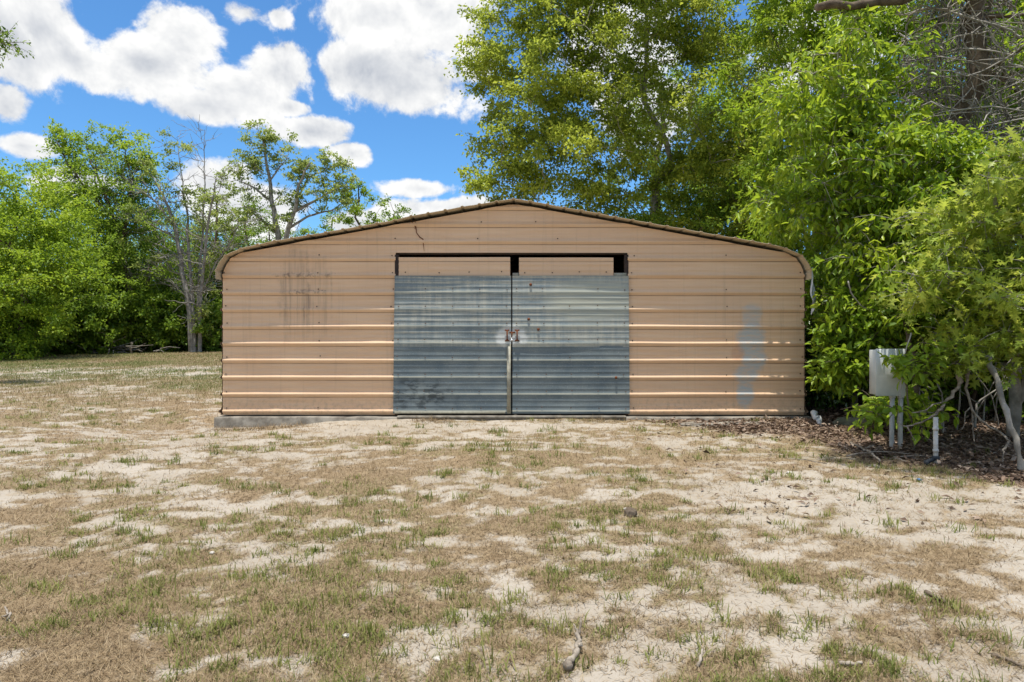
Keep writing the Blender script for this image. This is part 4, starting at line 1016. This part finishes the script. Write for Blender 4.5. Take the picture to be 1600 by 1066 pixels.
# ================================================================== stems, box and pipes under the trees on the right
def stick(name, label, cat, polys, mat, group=None, base=None, cap=True, ns=7, seed=0, kids=None):
    """a branch drawn as tapered tubes; polys: list of (world points, r0, r1)"""
    rs = np.random.RandomState(seed)
    b = np.array(polys[0][0][0], float) if base is None else np.array(base, float)
    pr = Parts()
    for (pts, ra, rb) in polys:
        pts = np.array(pts, float) - b; m = max(6, 4 * len(pts))
        t = np.linspace(0, len(pts) - 1, m); Pn = np.stack([np.interp(t, np.arange(len(pts)), pts[:, k]) for k in range(3)], -1) + rs.normal(0, ra * 0.30, (m, 3))
        pr.tube(Pn, np.linspace(ra, rb, m) * (1 + 0.16 * rs.normal(size=m)), ns, True)
    o = pr.build(name, mat, None, True); o.location = tuple(b)
    return tag(o, label, cat, group)
def gp(x, y, Y, lift=0.0):
    """point on the ground seen at photo column x, at distance Y"""
    X = (x - 800) / F * Y; return np.array([X, Y, float(zg(X, Y)) + lift])
D1 = 6.9
stick('bent_branch', 'smooth bent branch forking down to the white pipe beside the utility box', 'branch',
    [([at(1496, 540, 7.2), at(1498, 585, D1), at(1500, 602, D1), at(1482, 625, D1), at(1462, 648, D1 - .1)], .026, .013), ([at(1478, 628, D1), at(1458, 632, D1 - .1), at(1448, 641, D1 - .2), at(1425, 645, D1 - .2)], .009, .004),
     ([at(1462, 648, D1 - .1), at(1440, 660, D1 - .2), at(1415, 667, D1 - .2), at(1402, 660, D1 - .15)], .010, .004), ([at(1418, 666, D1 - .2), at(1424, 680, D1 - .2), at(1430, 688, D1 - .2)], .007, .004), ([at(1462, 646, D1), at(1445, 644, D1), at(1422, 646, D1)], .007, .003)], MAT['twig'], seed=1)
stick('arching_branch', 'grey crooked branch arching from the oak down to the litter', 'branch',
    [([at(1490, 545, D1), at(1505, 565, D1), at(1513, 580, D1), at(1510, 602, D1), at(1518, 638, D1), at(1532, 658, D1 - .1), at(1565, 678, D1 - .2), at(1576, 690, D1 - .3)], .018, .009),
     ([at(1576, 690, D1 - .3), at(1568, 705, D1 - .35), at(1566, 722, D1 - .4)], .010, .006), ([at(1519, 640, D1), at(1520, 668, D1), at(1522, 690, D1 - .1)], .008, .005), ([at(1517, 636, D1), at(1508, 645, D1), at(1506, 668, D1), at(1500, 672, D1)], .007, .003)], MAT['twig'], seed=2)
stick('leaning_sapling', 'pale leaning sapling trunk rising from the lower right edge', 'sapling',
    [([gp(1598, 735, 6.1, -.1), at(1592, 705, 6.2), at(1572, 640, 6.4), at(1556, 590, 6.6), at(1544, 560, 6.8), at(1515, 535, 7.0), at(1480, 500, 7.2)], .034, .016)], MAT['bark_grey'], seed=3)
rs = np.random.RandomState(12)
sg = 'thin bare stems in the shade under the oak'
ORD = ['first', 'second', 'third', 'fourth', 'fifth', 'sixth', 'seventh', 'eighth', 'ninth', 'tenth', 'eleventh', 'twelfth', 'thirteenth', 'fourteenth', 'fifteenth', 'sixteenth']
for k in range(12):
    x0 = 1440 + 160 * (k + .7 * rs.rand()) / 12; Y0 = rs.uniform(7.3, 8.8); b_ = gp(x0, 0, Y0, -.05); hgt = rs.uniform(.7, 1.5)
    p1 = b_ + [rs.normal(0, .12), rs.normal(0, .1), hgt * .5]; p2 = p1 + [rs.normal(0, .25), rs.normal(0, .1), hgt * .5]
    stick('bare_sapling', ORD[k] + ' thin bare sapling under the lobed oak, counting right from the white standpipe', 'sapling', [([b_, p1, p2], rs.uniform(.008, .02), .005), ([p1, p1 + [rs.normal(0, .2), -.05, rs.uniform(.1, .4)]], .006, .003)], MAT['bleached'], sg, seed=20 + k, ns=5)
stick('hanging_vine', 'thin pale vine hanging in front of the utility box', 'vine', [([at(1424, 520, 7.0), at(1413, 555, 6.95), at(1408, 600, 6.95), at(1404, 640, 6.95), at(1402, 662, 6.95)], .006, .004)], MAT['bleached'], seed=4)
stick('curved_vine', 'thin curved vine looping through the leaves beside the shed corner', 'vine', [([at(1325, 440, 8.3), at(1330, 458, 8.3), at(1345, 478, 8.3), at(1362, 486, 8.3), at(1378, 489, 8.3)], .008, .006)], MAT['bleached'], seed=5)
stick('brown_sapling', 'thin brown sapling among the shaded leaves behind the utility box', 'sapling', [([gp(1440, 0, 8.0, -.1), at(1430, 610, 8.0), at(1425, 560, 8.0), at(1418, 500, 8.0)], .045, .03)], MAT['bark_brown'], seed=6)

# utility box on two pipes
UB = 7.2
bx = gp(1391, 0, UB); ub = empty('utility_box', tuple(bx)); tag(ub, 'pale grey metal utility box on two pipes, half hidden by leaves', 'utility box')
zt, zb = CAMZ - (547 - 533) / F * UB - bx[2], CAMZ - (617 - 533) / F * UB - bx[2]
pr = Parts(); pr.box(-.155, .145, -.0, .13, zb, zt, .006); pr.build('housing', MAT['box'], ub)
pr = Parts(); pr.box(-.162, .152, -.022, -.003, zb - .012, zt + .012, .005); pr.build('cover', MAT['box'], ub)
pr = Parts(); pr.box(.10, .13, -.034, -.024, (zt + zb) / 2 - .03, (zt + zb) / 2 + .03, .003); pr.build('latch', MAT['zinc'], ub)
for dx in (0.045, 0.135):
    pr = Parts(); pr.cyl((dx, .06, -.2), (dx + .01, .06, zb + .01), .024, 12); pr.cyl((dx + .01, .06, zb - .04), (dx + .01, .06, zb), .031, 12); pr.build('conduit', MAT['pvc'], ub, True)
# white standpipe with a tap
WP = 6.45
bx = gp(1462, 0, WP); wp = empty('water_standpipe', tuple(bx)); tag(wp, 'short white plastic standpipe in the leaf litter', 'pipe')
zt = CAMZ - (652 - 533) / F * WP - bx[2]
pr = Parts(); pr.cyl((0, 0, -.1), (0.0, 0, zt), .021, 12); pr.build('pipe', MAT['pvcw'], wp, True)
for k in range(2):
    pr = Parts(); z = zt * (.28 + .45 * k); pr.cyl((0, 0, z), (0, 0, z + .025), .026, 12); pr.build('coupling', MAT['pvcw'], wp, True)
pr = Parts(); pr.cyl((0, 0, .05), (0, 0, .09), .032, 10); pr.cyl((-.02, 0, .06), (-.10, -.02, .035), .02, 10); pr.cyl((-.10, -.02, .05), (-.10, -.02, .0), .024, 10); pr.build('valve', MAT['black'], wp, True)

# concrete lumps and fallen sticks
def lump(name, label, cat, c, r, mat, seed, group=None, flat=0.6, sub=3):
    import bmesh
    bm = bmesh.new(); bmesh.ops.create_icosphere(bm, subdivisions=sub, radius=1.0)
    rs = np.random.RandomState(seed)
    V = np.array([v.co for v in bm.verts]); d = 0.75 + 0.5 * fbm(V[:, 0] * 1.4 + seed, V[:, 1] * 1.4 + V[:, 2] * 1.7, seed, 3)
    V = V * d[:, None]; V[:, 2] = np.clip(V[:, 2], -.7, flat)
    for v, p_ in zip(bm.verts, V * np.array(r)): v.co = p_
    me_ = bpy.data.meshes.new(name); bm.to_mesh(me_); bm.free(); me_.materials.append(mat)
    o = link(name, me_); o.location = tuple(c); return tag(o, label, cat, group)
o = lump('concrete_slab', 'flat broken slab of pale concrete on the ground under the right wall', 'slab', gp(1100, 0, 8.72, -.01), (.36, .17, .05), MAT['concrete'], 3)
o['kind'] = 'thing'
o = lump('concrete_slab', 'second thin slab of concrete just right of the pale broken one', 'slab', gp(1160, 0, 8.78, -.01), (.34, .15, .045), MAT['concrete'], 9)
o['kind'] = 'thing'
lump('mossy_block', 'dark mossy block lying in the litter right of the shed', 'block', gp(1328, 0, 8.5, .03), (.22, .10, .10), MAT['concrete2'], 5, flat=.75)
stick('broken_pipe', 'short pale pipe end leaning by the right corner of the shed', 'pipe', [([gp(1282, 0, 8.5, .02), gp(1271, 0, 8.75, .14)], .035, .035)], MAT['pvc'], seed=8, ns=10)
lump('sand_clod', 'dark clod of earth on the sand right of centre', 'clod', gp(985, 0, 4.9, .02), (.05, .04, .045), MAT['bark_brown'], 6, flat=1, sub=2)
def g2(x, y, lift=0.012):
    """ground point under a photo pixel (march along the view ray)"""
    Ys = np.linspace(2.2, 20, 4000); X = (x - 800) / F * Ys; z = CAMZ - (y - 533) / F * Ys
    i = np.argmax(z < zg(X, Ys)); return np.array([X[i], Ys[i], float(zg(X[i], Ys[i])) + lift])
stick('fallen_branch', 'forked grey piece of dead branch lying near the bottom edge', 'stick', [([g2(888, 1052, .03), g2(893, 1042, .03), g2(901, 1030, .03), g2(903, 1022, .035), g2(905, 1006, .05)], .017, .009), ([g2(903, 1022, .035), g2(911, 1023, .05)], .010, .004), ([g2(905, 1008, .05), g2(908, 996, .09)], .008, .003), ([g2(904, 1008, .05), g2(897, 1000, .07)], .006, .003)], MAT['twig'], seed=31)
stick('fallen_stick', 'dark stick on bare sand in the lower right', 'stick', [([g2(1447, 930), g2(1462, 938), g2(1478, 944)], .012, .008)], MAT['bark_brown'], seed=32)
stick('fallen_stick', 'short grey stick near the bottom edge right of centre', 'stick', [([g2(1312, 1040), g2(1328, 1043), g2(1347, 1041)], .011, .007)], MAT['twig'], seed=33)
stick('fallen_stick', 'thin dark stick at the lower right corner', 'stick', [([g2(1550, 1027), g2(1575, 1036), g2(1600, 1046)], .009, .006)], MAT['bark_brown'], seed=34)
stick('fallen_stick', 'small pale twig standing out at the bottom, left of the grey stick', 'stick', [([g2(1091, 1046), g2(1098, 1030, .04)], .008, .005)], MAT['twig'], seed=35)
stick('fallen_stick', 'bleached twig at the left edge of the dry grass', 'stick', [([g2(2, 968), g2(18, 972, .04), g2(10, 976)], .006, .004), ([g2(8, 965, .05), g2(17, 976)], .004, .003)], MAT['twig'], seed=36)
stick('fallen_branch', 'crooked pale dead branch on the litter in front of the utility box', 'stick', [([g2(1330, 697, .03), g2(1345, 706, .04), g2(1362, 716, .05), g2(1376, 727, .03)], .014, .010), ([g2(1352, 708, .05), g2(1366, 708, .08)], .008, .004)], MAT['twig'], seed=37)
stick('fallen_branch', 'long thin twig on the litter just right of the mossy block', 'stick', [([g2(1308, 668, .06), g2(1325, 660, .08), g2(1352, 658, .08)], .009, .006)], MAT['twig'], seed=38)
rs = np.random.RandomState(55)
for k in range(10):
    x, y = 1290 + 300 * (k + .7 * rs.rand()) / 10, rs.uniform(672, 730); a = g2(x, y, .02)
    d = np.array([rs.normal(), rs.normal() * .6, abs(rs.normal()) * .12]); d = d / np.linalg.norm(d) * rs.uniform(.15, .45)
    stick('litter_twig', ORD[k] + ' thin twig in the leaf litter, counting right from the shed corner', 'stick', [([a, a + d * .5 + [0, 0, .015], a + d], rs.uniform(.004, .009), .003)], MAT['twig'], 'twigs strewn in the leaf litter', seed=60 + k, ns=5)
lump('scrap', 'small blue plastic scrap on the edge of the leaf litter', 'litter', g2(1436, 752, .012), (.022, .018, .016), MAT['blue'], 11, sub=2)
for k, (x, y, s, lb_) in enumerate([(1233, 740, .024, 'white pebble on the brown ground right of centre'), (540, 996, .016, 'small white stone near the bottom left of centre'), (684, 1032, .016, 'pale ringed stone near the bottom edge'), (978, 797, .018, 'small pale stone in the middle of the dry grass'), (331, 866, .015, 'white chip in the dry grass left of centre'), (598, 816, .014, 'tiny pale stone left of the middle')]):
    lump('pebble', lb_, 'stone', g2(x, y, .006), (s * 1.2, s, s * .7), MAT['pebble'], 80 + k, 'pebbles on the sand', flat=.8, sub=2)
# brush pile and post at the woodland foot
rs = np.random.RandomState(91)
b_ = gp(178, 0, 31.0); pr = Parts()
for k in range(60):
    a = rs.normal(0, 1, 3) * [.9, .5, .12] + [0, 0, .2]; d = rs.normal(0, 1, 3) * [1, .6, .35]; d = d / np.linalg.norm(d) * rs.uniform(.5, 1.4)
    pr.tube([a, a + d * .5 + rs.normal(0, .05, 3), a + d], [.018, .013, .006], 4)
o = pr.build('brush_pile', MAT['bleached'], None, True); o.location = tuple(b_); tag(o, 'pile of bleached brush at the foot of the woodland', 'brush pile')
stick('fence_post', 'short weathered post standing at the woodland foot', 'post', [([gp(205, 0, 30.8, -.1), gp(205, 0, 30.8, .55)], .05, .05)], MAT['twig'], seed=41)

# ================================================================== grass and litter
def blades(rs, X, Y, H, W_, lean, rnd, name, mat, label, bent=True):
    n = len(X); Z = zg(X, Y)
    a = rs.rand(n) * 6.283; d = np.stack([np.cos(a), np.sin(a), 0 * a], -1); s = np.stack([-np.sin(a + rs.normal(0, .6, n)), np.cos(a), 0 * a], -1); s = norm(s)
    b = np.stack([X, Y, Z - 0.004], -1); up = np.array([0, 0, 1.0])
    le = lean[:, None]; H_ = H[:, None]
    if bent:
        m = b + up * H_ * (0.55 * np.cos(le * .6)) + d * H_ * 0.55 * np.sin(le * .6)
        tip = m + up * H_ * 0.45 * np.cos(le * 1.35) + d * H_ * 0.45 * np.sin(le * 1.35)
        w_ = W_[:, None] * .5
        V = np.stack([b - s * w_, b + s * w_, m + s * w_ * .8, m - s * w_ * .8, tip], 1)
        T = np.array([(0, 1, 2), (0, 2, 3), (3, 2, 4)])
    else:
        tip = b + up * H_ * np.cos(le) + d * H_ * np.sin(le); b = b + up * 0.003
        V = np.stack([b - s * W_[:, None] * .5, b + s * W_[:, None] * .5, tip], 1); T = np.array([(0, 1, 2)])
    k = V.shape[1]; F_ = (np.arange(n)[:, None, None] * k + T[None]).reshape(-1, 3)
    o = link(name, arr_mesh(name, V.reshape(-1, 3), F_, mat, {'rnd': ('FACE', np.repeat(np.clip(rnd, 0, 1), len(T)))}))
    return tag(o, label, None, None, 'stuff')
rs = np.random.RandomState(1001)
def scatter(rs, n, y0, y1, power, xmargin=1.0):
    """points on the lawn, thinning out with distance from the near yard"""
    u = rs.rand(n); Y = y0 * (y1 / y0) ** (u ** power); X = (rs.rand(n) * 2 - 1) * (0.80 * Y + xmargin); return X, Y
def on_lawn(X, Y): return ~((X > -4.1) & (X < 4.1) & (Y > 9.05) & (Y < 16.6))
# dry thatch
X, Y = scatter(rs, 600000, 2.3, 14.0, 1.0)
k = rs.rand(len(X)) > sstep(Y, 9.5, 14.0); X, Y = X[k], Y[k]
k = (cover(X, Y) * (1 - litter(X, Y) * .7) + .25 * (fbm(X * 9, Y * 9, 5, 2) - .5) > .25 + .55 * rs.rand(len(X))) & on_lawn(X, Y) | ((rs.rand(len(X)) < .13) & on_lawn(X, Y))
X, Y = X[k], Y[k]; n = len(X)
blades(rs, X, Y, rs.uniform(.025, .075, n), rs.uniform(.0022, .0045, n) * (0.6 + Y / 9), rs.uniform(.75, 1.5, n), .12 + .75 * rs.rand(n) + .25 * (fbm(X * 1.5, Y * 1.5, 8, 3) - .5), 'dry_grass', MAT['thatch'], 'dry brown grass lying over the sand', bent=False)
# green tufts
nt = 2600
TX, TY = scatter(rs, nt, 2.4, 11.0, 1.15)
k = (green(TX, TY) * (0.35 + .65 * cover(TX, TY)) * (1 - .8 * litter(TX, TY)) > .10 + .8 * rs.rand(nt)) & on_lawn(TX, TY); TX, TY = TX[k], TY[k]
hx, hy, hs = [], [], []
for (x, y, s) in [(540, 838, 1.7), (370, 980, 1.7), (520, 842, 1.2), (560, 836, 1.2), (760, 700, 1.4), (740, 697, 1.3), (790, 705, 1.3), (870, 715, 1.3), (860, 672, 1.3), (620, 710, 1.2), (600, 680, 1.1), (770, 965, 1.4), (870, 990, 1.4), (970, 940, 1.3), (1080, 920, 1.2), (760, 1040, 1.6), (1505, 1000, 1.4), (1180, 660, 1.0), (410, 905, .9), (650, 650, 1.2), (700, 652, 1.0), (590, 1000, 1.0), (900, 700, 1.2), (690, 745, 1.2), (980, 775, 1.2), (1250, 700, 1.1), (1290, 715, 1.1), (1330, 730, 1.1), (1390, 820, 1.2), (1500, 830, 1.2), (1400, 760, 1.1)]:
    q = g2(x, y); hx.append(q[0]); hy.append(q[1]); hs.append(s)
TX = np.concatenate([TX, hx]); TY = np.concatenate([TY, hy]); TS = np.concatenate([.45 + .55 * rs.rand(len(TX) - len(hx)), hs])
per = 24
bxs = np.repeat(TX, per); bys = np.repeat(TY, per); ts = np.repeat(TS, per); n = len(bxs)
bxs = bxs + rs.normal(0, .045, n) * ts; bys = bys + rs.normal(0, .035, n) * ts
blades(rs, bxs, bys, rs.uniform(.035, .105, n) * ts ** .8, rs.uniform(.004, .007, n) * (.7 + bys / 12), rs.uniform(.25, 1.3, n), np.repeat(rs.rand(len(TX)) * .5, per) + .4 * rs.rand(n), 'grass', MAT['grass'], 'sparse tufts of green grass on the sand')
# single green blades between the tufts
X, Y = scatter(rs, 60000, 2.4, 11.0, 1.0)
k = (green(X, Y) * cover(X, Y) > .2 + .7 * rs.rand(len(X))) & on_lawn(X, Y) & (litter(X, Y) < .5); X, Y = X[k], Y[k]; n = len(X)
blades(rs, X, Y, rs.uniform(.03, .07, n), rs.uniform(.003, .005, n) * (.7 + Y / 12), rs.uniform(.1, 1.1, n), rs.rand(n), 'thin_grass', MAT['grass'], 'thin green grass blades in the dry turf', bent=False)
# farther lawn at the left
n = 230000
Y = 9.0 + 27 * rs.rand(n) ** 1.3; X = -4.0 - rs.rand(n) * (Y * .8 - 1.5)
k = (cover(X, Y) + .3 * (rs.rand(n) - .5) > .45) & (X < -4.1) & (rs.rand(n) < .06 + .94 * sstep(Y, 9, 15.5)); X, Y = X[k], Y[k]; n = len(X)
blades(rs, X, Y, rs.uniform(.04, .10, n), rs.uniform(.008, .014, n) * Y / 14, rs.uniform(.3, 1.3, n), np.clip(.50 + .6 * (rs.rand(n) - .5) - .45 * (green(X, Y) - .35) + .9 * (fbm(X * .22, Y * .5, 88, 3) - .5) + .35 * (1 - sstep(Y, 10, 18)), 0, 1), 'lawn_grass', MAT['lawn'], 'thin dry lawn running back to the woodland', bent=False)
# dead leaves
n = 60000
X = rs.uniform(1.5, 8.5, n); Y = rs.uniform(4.6, 11.5, n); k = ((litter(X, Y) * (.55 + .9 * fbm(X * 2.3, Y * 2.3, 66, 3)) > .2 + .8 * rs.rand(n)) | (rs.rand(n) < .02)) & (on_lawn(X, Y)); X, Y = X[k], Y[k]; n = len(X)
pos = np.stack([X, Y, zg(X, Y) + rs.uniform(.004, .03, n)], -1); ax = norm(rs.normal(size=(n, 3)) * [1, 1, .25]); nr = norm(rs.normal(0, .45, (n, 3)) + [0, 0, 1])
L = rs.uniform(.03, .085, n)
me_ = make_leaves('leaf_litter', MAT['lit'], pos, ax, nr, L, L * rs.uniform(.3, .55, n), rs.rand(n), 'kite', None, .3)
tag(link('leaf_litter', me_), 'brown dead leaves covering the ground under the right trees', None, None, 'stuff')
# dark debris specks and short straw along the wall foot
n = 5000
X = rs.uniform(-4.0, 4.0, n); Y = 9.03 - np.abs(rs.normal(0, .12, n)); k = fbm(X * 2, X * 0, 5, 3) > .42 + .2 * rs.rand(n); X, Y = X[k], Y[k]; n = len(X)
blades(rs, X, Y, rs.uniform(.04, .13, n), rs.uniform(.004, .007, n), rs.uniform(.5, 1.5, n), rs.rand(n) * .7, 'wall_foot_straw', MAT['thatch'], 'straw and dry weeds along the foot of the wall', bent=False)
